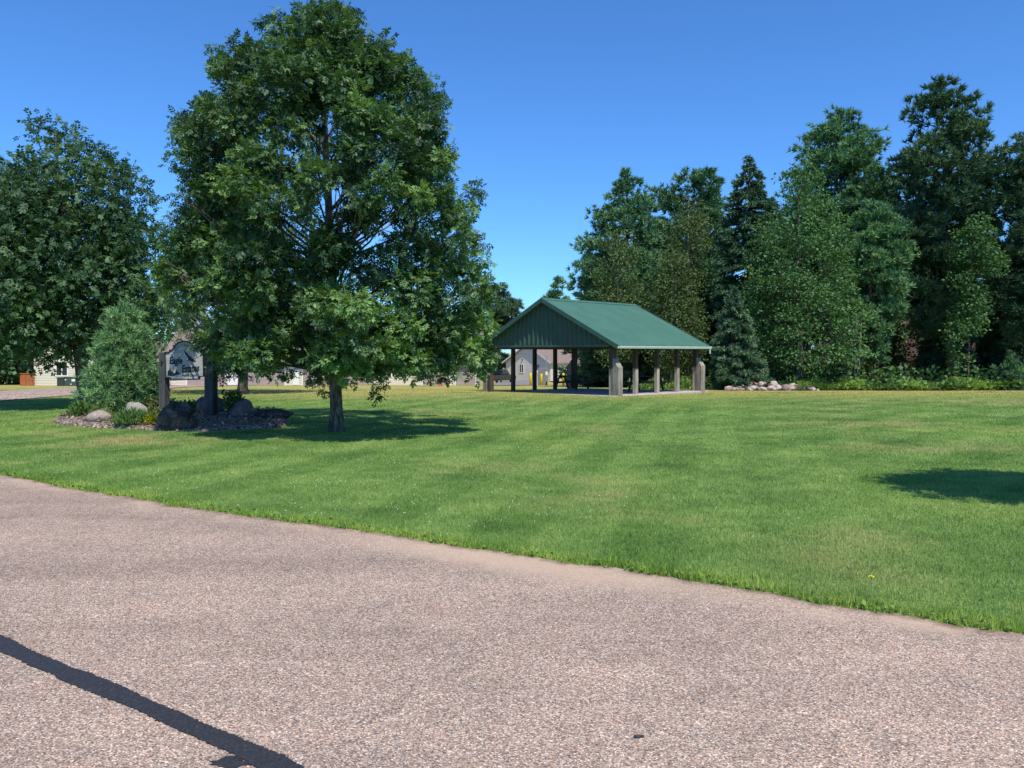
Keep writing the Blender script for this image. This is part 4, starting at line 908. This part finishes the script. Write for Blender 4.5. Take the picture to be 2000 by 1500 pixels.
# picnic tables
def picnic_table(name, label, loc, rz, Lt=1.85):
    t = thing(name, label, 'picnic table', loc, rz)
    m = MB()
    for i in range(5): m.box(-Lt / 2, Lt / 2, -.36 + i * .146, -.36 + i * .146 + .136, .72, .76)
    m.build('tabletop', DTIMBER, t, local=True)
    for s_ in (-1, 1):
        m = MB(); m.box(-Lt / 2, Lt / 2, s_ * .72 - .125, s_ * .72 - .004, .42, .46); m.box(-Lt / 2, Lt / 2, s_ * .72 + .004, s_ * .72 + .125, .42, .46); m.build('bench', DTIMBER, t, local=True)
    for x in (-Lt / 2 + .3, Lt / 2 - .3):
        for s_ in (-1, 1):
            m = MB(); m.bar((x, s_ * .25, .72), (x, s_ * .72, 0), .045, .1, up=(1, 0, 0)); m.build('leg', DTIMBER, t, local=True)
        m = MB(); m.bar((x + .046, -.84, .375), (x + .046, .84, .375), .045, .09); m.bar((x + .046, -.36, .68), (x + .046, .36, .68), .045, .08); m.build('cross_brace', DTIMBER, t, local=True)
    return t
def slabpt(px, b):
    # point on the slab seen in column px, at depth b along the ridge
    best = min(np.linspace(0, W, 400), key=lambda a: abs(1000 + F * pv(a, b, 0)[0] / pv(a, b, 0)[1] - px)); return pv(best, b, sz(best) + .02)
picnic_table('picnic_table', 'dark wooden picnic table at the far end of the pavilion left of centre', slabpt(1117, L * .82), math.radians(-34), 1.9)
picnic_table('picnic_table', 'dark wooden picnic table partly hidden behind the right posts of the pavilion', slabpt(1262, L * .78), math.radians(-30), 1.9)

# ------------------------------------------------------------------ houses
def wall_poly(m, pts, d): m.prism(pts, (0, 0, 0), d)
TANS = mat_siding('tan_lap_siding', (.72, .65, .54), .45, .2); CREAM = mat_siding('cream_lap_siding', (.74, .67, .54), .45, .22); MAUVE = mat_plain('mauve_brown_door_paint', (.36, .29, .265), .6, .06, 2)
SHING = mat_shingle('brown_pink_shingle', (.2, .145, .125), (.31, .24, .215)); BSHING = mat_shingle('red_brown_shingle', (.055, .034, .028), (.095, .056, .046)); SOFF = mat_plain('white_soffit', (.6, .58, .55), .6)
def house_frame(o, u, v):
    u = nrm(u); v = nrm(v)
    return lambda a, b, z: np.asarray(o, float) + u * a + v * b + UP * z
def window(fr, a, z, w, h, parent, face=-1, b=0.0, depth_axis='b', mull=1):
    """window on the b = const wall (outside towards -b)"""
    m = MB(); ax = nrm(fr(1, 0, 0) - fr(0, 0, 0)); ay = nrm(fr(0, 1, 0) - fr(0, 0, 0))
    for (c0, c1, hw, hh) in ((a, z + h / 2 + .05, w / 2 + .1, .05), (a, z - h / 2 - .05, w / 2 + .1, .05), (a - w / 2 - .05, z, .05, h / 2), (a + w / 2 + .05, z, .05, h / 2)): m.obox(fr(c0, b - .03, c1), ax, ay, UP, hw, .03, hh)
    for i in range(mull): m.obox(fr(a - w / 2 + w * (i + 1) / (mull + 1), b - .028, z), ax, ay, UP, .04, .025, h / 2)
    wf = m.build('window', WHITE, parent); m = MB(); m.obox(fr(a, b - .012, z), ax, ay, UP, w / 2, .01, h / 2); m.build('pane', GLASS, wf); return wf
def gable_house(name, label, o, u, v, Wd, Ld, eh, rh, wallm, roofm, oh=.4, base=-.6, gable_front=True, gmat=None):
    fr = house_frame(o, u, v); t = thing(name, label, 'house', fr(Wd / 2, Ld / 2, 0))
    m = MB(); poly = [fr(0, 0, base), fr(Wd, 0, base), fr(Wd, 0, eh), fr(Wd / 2, 0, rh), fr(0, 0, eh)]; m.prism(poly, fr(0, 0, 0), fr(0, Ld, 0)); m.build('wall', wallm, t)
    sl = (rh - eh) / (Wd / 2); th = .16
    for s_ in (-1, 1):
        e = -oh if s_ < 0 else Wd + oh; ez = eh - sl * oh
        m = MB(); m.prism([fr(e, -oh, ez + .02), fr(Wd / 2, -oh, rh + .02), fr(Wd / 2, -oh, rh + th), fr(e, -oh, ez + th)], fr(0, 0, 0), fr(0, Ld + 2 * oh, 0)); m.build('roof', roofm, t)
        m = MB(); m.bar(fr(e, -oh - .015, ez + .06), fr(Wd / 2, -oh - .015, rh + .06), .03, .2); m.build('fascia', SOFF, t)
    return t, fr
# house behind the pavilion: gable towards us and to the left
YH = 112.; hz = tz(YH)
oL = at(988.5, 743, YH + 5); oL[2] = hz; u = np.array([math.cos(math.radians(42)), -math.sin(math.radians(42)), 0]); v = np.array([math.sin(math.radians(42)), math.cos(math.radians(42)), 0])
t, fr = gable_house('house', 'small tan sided house with brown roof seen through the pavilion', oL, u, v, 8.6, 11, 2.75, 5.3, TANS, SHING, .45)
window(fr, 3.1, 1.75, .75, 1.15, t, mull=1)
m = MB(); m.obox(fr(5.9, -.03, 1.15), u, v, UP, .62, .03, 1.15); m.build('door', UTILGREY, t)
m = MB(); m.lathe(fr(3.3, -.12, 3.05), [(.05, -.1), (.12, -.05), (.06, .12)], 8); m.build('wall_lamp', SDARK, t)
fr2 = house_frame(fr(8.6, 0, 0), v, -u)    # right long wall, outside towards +u
window(house_frame(fr(8.6, 0, 0), v, -u), 4.2, 1.7, 1.1, 1.2, t, mull=1)
window(house_frame(fr(8.6, 0, 0), v, -u), 1.2, 1.35, .9, 2.2, t, mull=0)
# second, darker neighbour left of it
o2 = at(930, 743, 128); o2[2] = tz(128); t2, f2 = gable_house('house', 'low tan house just left of the pavilion behind the black pickup', o2, (1, .05, 0), (-.05, 1, 0), 5.4, 8, 2.9, 5.0, TANS, SHING, .4)
window(f2, 3.9, 1.6, .8, 1.2, t2)
# house at the right behind it
o3 = at(1135, 741, 138); o3[2] = tz(138); t3, f3 = gable_house('house', 'cream house with brown roof partly hidden by the dark spruce', o3, (.8, .6, 0), (-.6, .8, 0), 9, 12, 2.7, 6.2, CREAM, SHING, .5)
window(f3, 2.4, 1.6, 1.0, 1.2, t3)
# long garage row behind the lawn
YG = 76.; og_ = at(300, 750, YG); og_[2] = tz(YG); gw = at(945, 750, YG)[0] - og_[0]
def garage_row(name, label, pxa, pxb, YG, doors, wallm, ev=2.7, rg=5.6):
    a0 = gx(pxa, YG); wd = gx(pxb, YG)[0] - a0[0]; fr = house_frame(a0, (1, 0, 0), (0, 1, 0)); t = thing(name, label, 'house', fr(wd / 2, 4, 0)); dp = 9
    m = MB(); m.prism([fr(0, 0, -.6), fr(0, dp, -.6), fr(0, dp, ev), fr(0, dp / 2, rg), fr(0, 0, ev)], fr(0, 0, 0), fr(wd, 0, 0)); m.build('wall', wallm, t)
    sl = (rg - ev) / (dp / 2)
    for s_ in (-1, 1):
        e = -.6 if s_ < 0 else dp + .6; ez = ev - sl * .6
        m = MB(); m.prism([fr(-.5, e, ez + .02), fr(-.5, dp / 2, rg + .02), fr(-.5, dp / 2, rg + .18), fr(-.5, e, ez + .18)], fr(0, 0, 0), fr(wd + 1, 0, 0)); m.build('roof', SHING, t)
    m = MB(); m.bar(fr(-.5, -.62, ev - sl * .6 + .1), fr(wd + .5, -.62, ev - sl * .6 + .1), .04, .2); m.build('fascia', SOFF, t)
    for kind, p0, p1 in doors:
        x0 = gx(p0, YG)[0] - a0[0]; x1 = gx(p1, YG)[0] - a0[0]; m = MB()
        if kind == 'garage':
            for i in range(4): m.box(a0[0] + x0, a0[0] + x1, YG - .06, YG - .01, a0[2] + .02 + i * .53, a0[2] + .53 + i * .53 - .012)
            m.build('garage_door', MAUVE, t); m = MB()
            m.box(a0[0] + x0 - .12, a0[0] + x0, YG - .08, YG - .005, a0[2], a0[2] + 2.24); m.box(a0[0] + x1, a0[0] + x1 + .12, YG - .08, YG - .005, a0[2], a0[2] + 2.24); m.box(a0[0] + x0 - .12, a0[0] + x1 + .12, YG - .08, YG - .005, a0[2] + 2.24, a0[2] + 2.36); m.build('door_frame', WHITE, t)
        elif kind == 'door':
            m.box(a0[0] + x0, a0[0] + x1, YG - .05, YG - .01, a0[2] + .05, a0[2] + 2.1); d = m.build('door', WHITE, t)
        else: window(fr, (x0 + x1) / 2, 1.5, x1 - x0, 1.1, t)
    return t
garage_row('garage_row', 'long cream and mauve garage building behind the sign and tallest ash', 322, 622, YG, [('window', 328, 340), ('garage', 366, 440), ('door', 446, 466), ('garage', 482, 556), ('door', 572, 584), ('garage', 592, 616)], CREAM)
garage_row('garage_row', 'long cream garage building right of the tallest ash trunk', 655, 932, YG + 3, [('garage', 668, 725), ('window', 748, 764), ('window', 800, 815), ('garage', 815, 850) if False else ('garage', 826, 878), ('garage', 890, 928)], CREAM)
# left house with pale siding
YQ = 70.; oq = gx(66, YQ); t4, f4 = gable_house('house', 'cream sided house at the left behind the utility boxes', oq, (1, 0, 0), (0, 1, 0), 7.4, 11, 3.0, 6.0, CREAM, SHING, .45)
window(f4, 2.55, 1.55, .95, 1.2, t4, mull=1)
# cedar fence panel
fa = gx(40, YQ - .3); fb = gx(66, YQ - .3); t5 = thing('cedar_fence', 'orange cedar fence panel beside the left house', 'fence', (fa + fb) / 2); m = MB()
nb = 10
for i in range(nb):
    x = fa[0] + (fb[0] - fa[0]) * (i + .5) / nb; m.box(x - .062, x + .062, YQ - .32, YQ - .29, fa[2] - .1, fa[2] + 1.08)
m.build('boards', CEDAR, t5); m = MB(); m.box(fa[0] - .06, fb[0] + .02, YQ - .38, YQ - .22, fa[2] + 1.081, fa[2] + 1.14); m.build('cap_rail', CEDAR, t5)
for x in (fa[0], fb[0] - .08):
    m = MB(); m.box(x - .05, x + .05, YQ - .288, YQ - .19, fa[2] - .1, fa[2] + 1.08); m.build('post', CEDAR, t5)
# utility boxes in front of the left house
def util_box(label, p0, p1, Yb, h, mat, sticker):
    a, b = gx(p0, Yb), gx(p1, Yb); t = thing('utility_box', label, 'utility box', (a + b) / 2); m = MB(); m.box(a[0], b[0], Yb, Yb + .7, a[2] - .05, a[2] + h); m.build('cabinet', mat, t, bevel=.02)
    m = MB(); m.box(a[0] - .03, b[0] + .03, Yb - .03, Yb + .73, a[2] + h + .001, a[2] + h + .06); m.build('lid', mat, t)
    for (u0, v0, w_, h_) in sticker: m = MB(); m.box(a[0] + u0, a[0] + u0 + w_, Yb - .008, Yb - .002, a[2] + v0, a[2] + v0 + h_); m.build('sticker', WHITE, t)
util_box('darker left utility box against the cream house', 111, 124.5, 66, .66, mat_plain('dark_grey_green_paint', (.04, .05, .045), .6), [])
util_box('green utility box with white stickers against the cream house', 125.5, 151, 66, .72, UTIL, [(.62, .4, .3, .2), (.05, .5, .12, .09), (.52, .12, .1, .09)])
# brown roofed house in the wood
YB = 63.; ob = gx(1690, YB); wdB = 22.; frB = house_frame(ob, (1, 0, 0), (0, 1, 0)); t6 = thing('house', 'house with red brown roof half hidden in the wood at the right', 'house', frB(wdB / 2, 4, 0))
BWALL = mat_siding('brown_wall_siding', (.16, .12, .09), .6, .15)
m = MB(); m.prism([frB(0, 0, -.5), frB(0, 9, -.5), frB(0, 9, 2.5), frB(0, 4.5, 5.2), frB(0, 0, 2.5)], frB(0, 0, 0), frB(wdB, 0, 0)); m.build('wall', BWALL, t6)
for s_ in (-1, 1):
    e = -.7 if s_ < 0 else 9.7; m = MB(); m.prism([frB(-.6, e, 2.1), frB(-.6, 4.5, 5.3), frB(-.6, 4.5, 5.5), frB(-.6, e, 2.3)], frB(0, 0, 0), frB(wdB + 1.2, 0, 0)); m.build('roof', BSHING, t6)
m = MB(); m.box(ob[0] + 1.2, ob[0] + 1.5, YB + .6, YB + .9, ob[2] + 2.5, ob[2] + 3.3); m.build('vent_pipe', WHITE, t6)
for a in (2.2, 9.5): window(frB, a, 1.5, 1.2, 1.2, t6)
m = MB(); m.obox(frB(4.6, -.03, 1.0), (1, 0, 0), (0, 1, 0), UP, .5, .03, 1.05); m.build('door', SDARK, t6)

# ------------------------------------------------------------------ street furniture by the far house
def bollard(label, px, Y, h=1.15):
    b = gx(px, Y); t = thing('bollard', label, 'bollard', b); m = MB(); m.lathe((0, 0, 0), [(.12, -.1), (.12, h - .06), (.1, h - .015), (.05, h)], 14); m.build('post', YEL, t, local=True, smooth=True)
    m = MB(); m.lathe((0, 0, .0), [(.16, -.08), (.16, .035), (.125, .05)], 14); m.build('collar', UTILGREY, t, local=True); return t
bollard('yellow bollard standing alone left of the grey cabinet', 1036.5, 71)
bollard('yellow bollard in front of the grey cabinet', 1057.5, 77)
bollard('yellow bollard behind the picnic table', 1100.5, 71)
b = gx(1061, 79); t = thing('utility_cabinet', 'grey steel utility cabinet behind the middle yellow bollard', 'utility cabinet', b); m = MB(); m.box(b[0] - .55, b[0] + .45, b[1], b[1] + .6, b[2] - .1, b[2] + 1.75); m.build('cabinet', UTILGREY, t, bevel=.02)
m = MB(); m.box(b[0] - .5, b[0] - .06, b[1] - .02, b[1] - .002, b[2] + .1, b[2] + 1.65); m.box(b[0] - .04, b[0] + .4, b[1] - .02, b[1] - .002, b[2] + .1, b[2] + 1.65); m.build('door', UTILGREY, t); m = MB(); m.box(b[0] - .1, b[0] - .07, b[1] - .05, b[1] - .022, b[2] + .8, b[2] + 1.0); m.build('handle', STEEL, t)
b = gx(1067.5, 75); t = thing('meter_pole', 'slim grey meter pole right of the grey cabinet', 'pole', b); m = MB(); m.tube([b - (0, 0, .1), b + (0, 0, 2.9)], [.04, .035], 8); m.build('post', STEEL, t); m = MB(); m.box(b[0] - .1, b[0] + .1, b[1] - .14, b[1] - .04, b[2] + 1.0, b[2] + 1.35); m.build('meter', WHITE, t)
m = MB(); m.box(b[0] - .07, b[0] + .07, b[1] - .1, b[1] - .035, b[2] + .0, b[2] + .4); m.build('junction_box', SDARK, t)
b = gx(1049, 73); t = thing('marker_post', 'white marker post beside the third pavilion post', 'post', b); m = MB(); m.tube([b - (0, 0, .1), b + (0, 0, 1.35)], [.035, .035], 8); m.build('post', WHITE, t); m = MB(); m.box(b[0] - .06, b[0] + .06, b[1] - .05, b[1] + .05, b[2] + 1.2, b[2] + 1.45); m.build('cap', WHITE, t)
# hydrant
b = gx(860, 70); t = thing('fire_hydrant', 'red fire hydrant on the far edge of the lawn', 'fire hydrant', b)
m = MB(); m.lathe((0, 0, 0), [(.17, 0), (.17, .05), (.115, .06), (.11, .5), (.15, .52), (.15, .56), (.12, .58), (.11, .66), (.06, .74), (.03, .76), (.03, .81)], 14); m.build('barrel', HYD, t, local=True, smooth=True)
m = MB(); m.tube([(-.22, 0, .42), (.22, 0, .42)], [.055, .055], 10); m.build('side_outlet', HYD, t, local=True); m = MB(); m.tube([(0, -.2, .4), (0, 0, .4)], [.075, .075], 10); m.build('front_outlet', HYD, t, local=True)
# black pickup
b = gx(974, 93); tr = thing('pickup_truck', 'black pickup parked beyond the left pavilion posts', 'pickup truck', b, math.radians(62))
m = MB(); Wd = .95
m.prism([(-2.7, -Wd, .5), (2.7, -Wd, .5), (2.75, -Wd, .95), (2.55, -Wd, 1.12), (1.1, -Wd, 1.2), (-.9, -Wd, 1.2), (-2.7, -Wd, 1.2)], (0, -Wd, 0), (0, Wd, 0)); m.build('body', BLACKPAINT, tr, local=True, bevel=.05)
m = MB(); m.prism([(-.95, -.85, 1.21), (1.35, -.85, 1.21), (.7, -.75, 1.8), (-.8, -.75, 1.8)], (0, -.8, 0), (0, .85, 0)); m.build('cab', BLACKPAINT, tr, local=True, bevel=.04)
m = MB(); m.box(-.95, -.93 - .04, -.68, .68, 1.28, 1.7); m.prism([(-.7, -.865, 1.28), (1.05, -.865, 1.28), (.65, -.86, 1.7), (-.65, -.86, 1.7)], (0, 0, 0), (0, .01, 0)); m.build('window', GLASS, tr, local=True)
for y in (-.82, .82): m = MB(); m.box(-2.78, -2.705, y - .11, y + .11, .75, 1.15); m.build('tail_light', REDL, tr, local=True)
m = MB(); m.box(-2.85, -2.71, -.9, .9, .5, .66); m.build('bumper', STEEL, tr, local=True); m = MB(); m.box(-2.73, -2.703, -.7, .7, .7, 1.16); m.build('tailgate', BLACKPAINT, tr, local=True)
m = MB(); m.box(-2.865, -2.851, -.16, .16, .52, .64); m.build('number_plate', WHITE, tr, local=True)
for x in (-1.7, 1.75):
    for y in (-.86, .86):
        m = MB(); m.tube([(x, y - .13, .39), (x, y + .13, .39)], [.39, .39], 18); wh = m.build('wheel', RUBBER, tr, local=True); m = MB(); m.tube([(x, y - .135, .39), (x, y + .135, .39)], [.22, .22], 14); m.build('rim', STEEL, wh, local=True)

# ------------------------------------------------------------------ grass blades, clover, dandelion
SLABP = np.array([pv(a, b, 0)[:2] for a, b in cs])
def blades(n, Y, X, hgt, wid, lean=.5, tb=0, tsd=.22):
    z = np.interp(Y, TY, TZ); a = rng.uniform(0, 2 * math.pi, n); d = np.stack([np.cos(a), np.sin(a), np.zeros(n)], 1); a2 = rng.uniform(0, 2 * math.pi, n)
    ln = np.abs(rng.normal(0, lean, n)); l2 = np.stack([np.cos(a2) * ln, np.sin(a2) * ln, np.ones(n)], 1); l2 = unit(l2)
    b = np.stack([X, Y, z - .003], 1); w_ = (wid / 2)[:, None]
    return np.stack([b - d * w_, b + d * w_, b + l2 * hgt[:, None]], 1).reshape(-1, 3), np.clip(rng.normal(.45 + tb, tsd, n), 0, 1)
n = 620000
Y = np.exp(rng.uniform(math.log(4.0), math.log(48), n)); X = rng.uniform(-.82, .82, n) * Y
eyi = np.interp(X, EXS, EYJ)
ok = (Y > eyi + .01) & ~in_poly(X, Y, BED) & ~in_poly(X, Y, SLABP)
side_poly = np.array([p[:2] for p in list(nn) + list(ff[::-1])]); ok &= ~in_poly(X, Y, side_poly)
ok &= ~((Y > 41.5) & (X > (1400 - 1000) / F * Y))
X, Y = X[ok], Y[ok]; n = len(X)
patch = .5 + .5 * np.sin(X * 1.3 + 2 * np.sin(Y * .9)) * np.sin(Y * 1.1 + np.sin(X * .7))
V, t = blades(n, Y, X, rng.uniform(.02, .045, n) * (.85 + .4 * patch), .0008 * Y + .001, .6)
BL = mat_blades('grass_blade'); tag(np_mesh('lawn_grass', V, 3, BL, None, t), kind='stuff')
# longer fringe at the road edge
n = 30000; X = rng.uniform(-16, 5.2, n); e = np.interp(X, EXS, EYJ); dd = np.abs(rng.normal(0, .16, n)); Y = e + dd - .02; keep = (np.sin(X * 5.1 + 2 * np.sin(X * 1.7)) + np.sin(X * 11.3) + rng.normal(0, 1, n)) > -.9; h = rng.uniform(.025, .085, n) * np.where(keep, 1, .45) * np.clip(1.15 - dd * 1.4, .4, 1) * np.interp(X, [-12, -3, 1, 4], [.55, .7, 1, 1.25])
V, t = blades(n, Y, X, h, .0011 * Y + .002, .6, .18); tag(np_mesh('edge_grass', V, 3, mat_blades('edge_grass_blade', (1.5, 1.4, .9)), None, t), kind='stuff')
n = 1300; X = rng.uniform(-14, 5, n); e = np.interp(X, EXS, EYJ); Y = e + np.abs(rng.normal(0, .07, n)) - .035
P = np.stack([X, Y, rng.uniform(.005, .05, n)], 1); scatter_leaves('edge_weeds', HEDGE, P, (.02, .05), .4, kind='stuff', up=.3, tbias=.08)
# clover heads
n = 900; cl_c = [(-3.5, 9.2, 2.2, .8), (-1.5, 8.0, 1.5, .6), (-5, 10.6, 2.5, 1.2), (-2, 12, 3, 2), (1.5, 8.5, 2, 1.2), (-.8, 10.5, 2, 1)]; m = MB()
for i in range(340):
    c = cl_c[rng.integers(len(cl_c))]; x, y = rng.normal(c[0], c[2]), rng.normal(c[1], c[3])
    if y < np.interp(x, EXS, EYJ) + .1: continue
    h = rng.uniform(.045, .07); r = rng.uniform(.004, .008); m.add([(x + r * dx, y + r * dy, h + r * dz) for dx, dy, dz in ((1, 0, 0), (0, 1, 0), (-1, 0, 0), (0, -1, 0), (0, 0, 1), (0, 0, -1))], [(0, 1, 4), (1, 2, 4), (2, 3, 4), (3, 0, 4), (1, 0, 5), (2, 1, 5), (3, 2, 5), (0, 3, 5)])
tag(m.build('clover_flowers', mat_plain('clover_white', (.7, .68, .6), .8)), kind='stuff')
b = gnd(1702, 1170); t = thing('dandelion', 'single yellow dandelion standing in the grass near the road', 'flower', b); h = .15
m = MB(); m.tube([(0, 0, -.01), (.004, 0, h / 2), (0, 0, h)], [.004, .004, .0035], 6); m.build('stem', PLANT if False else mat_plain('dandelion_stem', (.3, .36, .14), .6), t, local=True)
m = MB()
for rr_, zz_, cnt in ((.019, .0, 18), (.014, .005, 14), (.008, .009, 9)):
    for i in range(cnt):
        a = 2 * math.pi * i / cnt + rr_ * 90; d = np.array([math.cos(a), math.sin(a), .25]); s_ = np.array([-math.sin(a), math.cos(a), 0]) * .003; p0 = np.array([0, 0, h + zz_ * .6]); m.add([p0 - s_ * .4, p0 + d * rr_ - s_ + (0, 0, zz_ * .4), p0 + d * rr_ + s_ + (0, 0, zz_ * .4), p0 + s_ * .4], [(0, 1, 2, 3)])
m.build('flower_head', mat_plain('dandelion_yellow', (.85, .74, .01), .6), t, local=True)
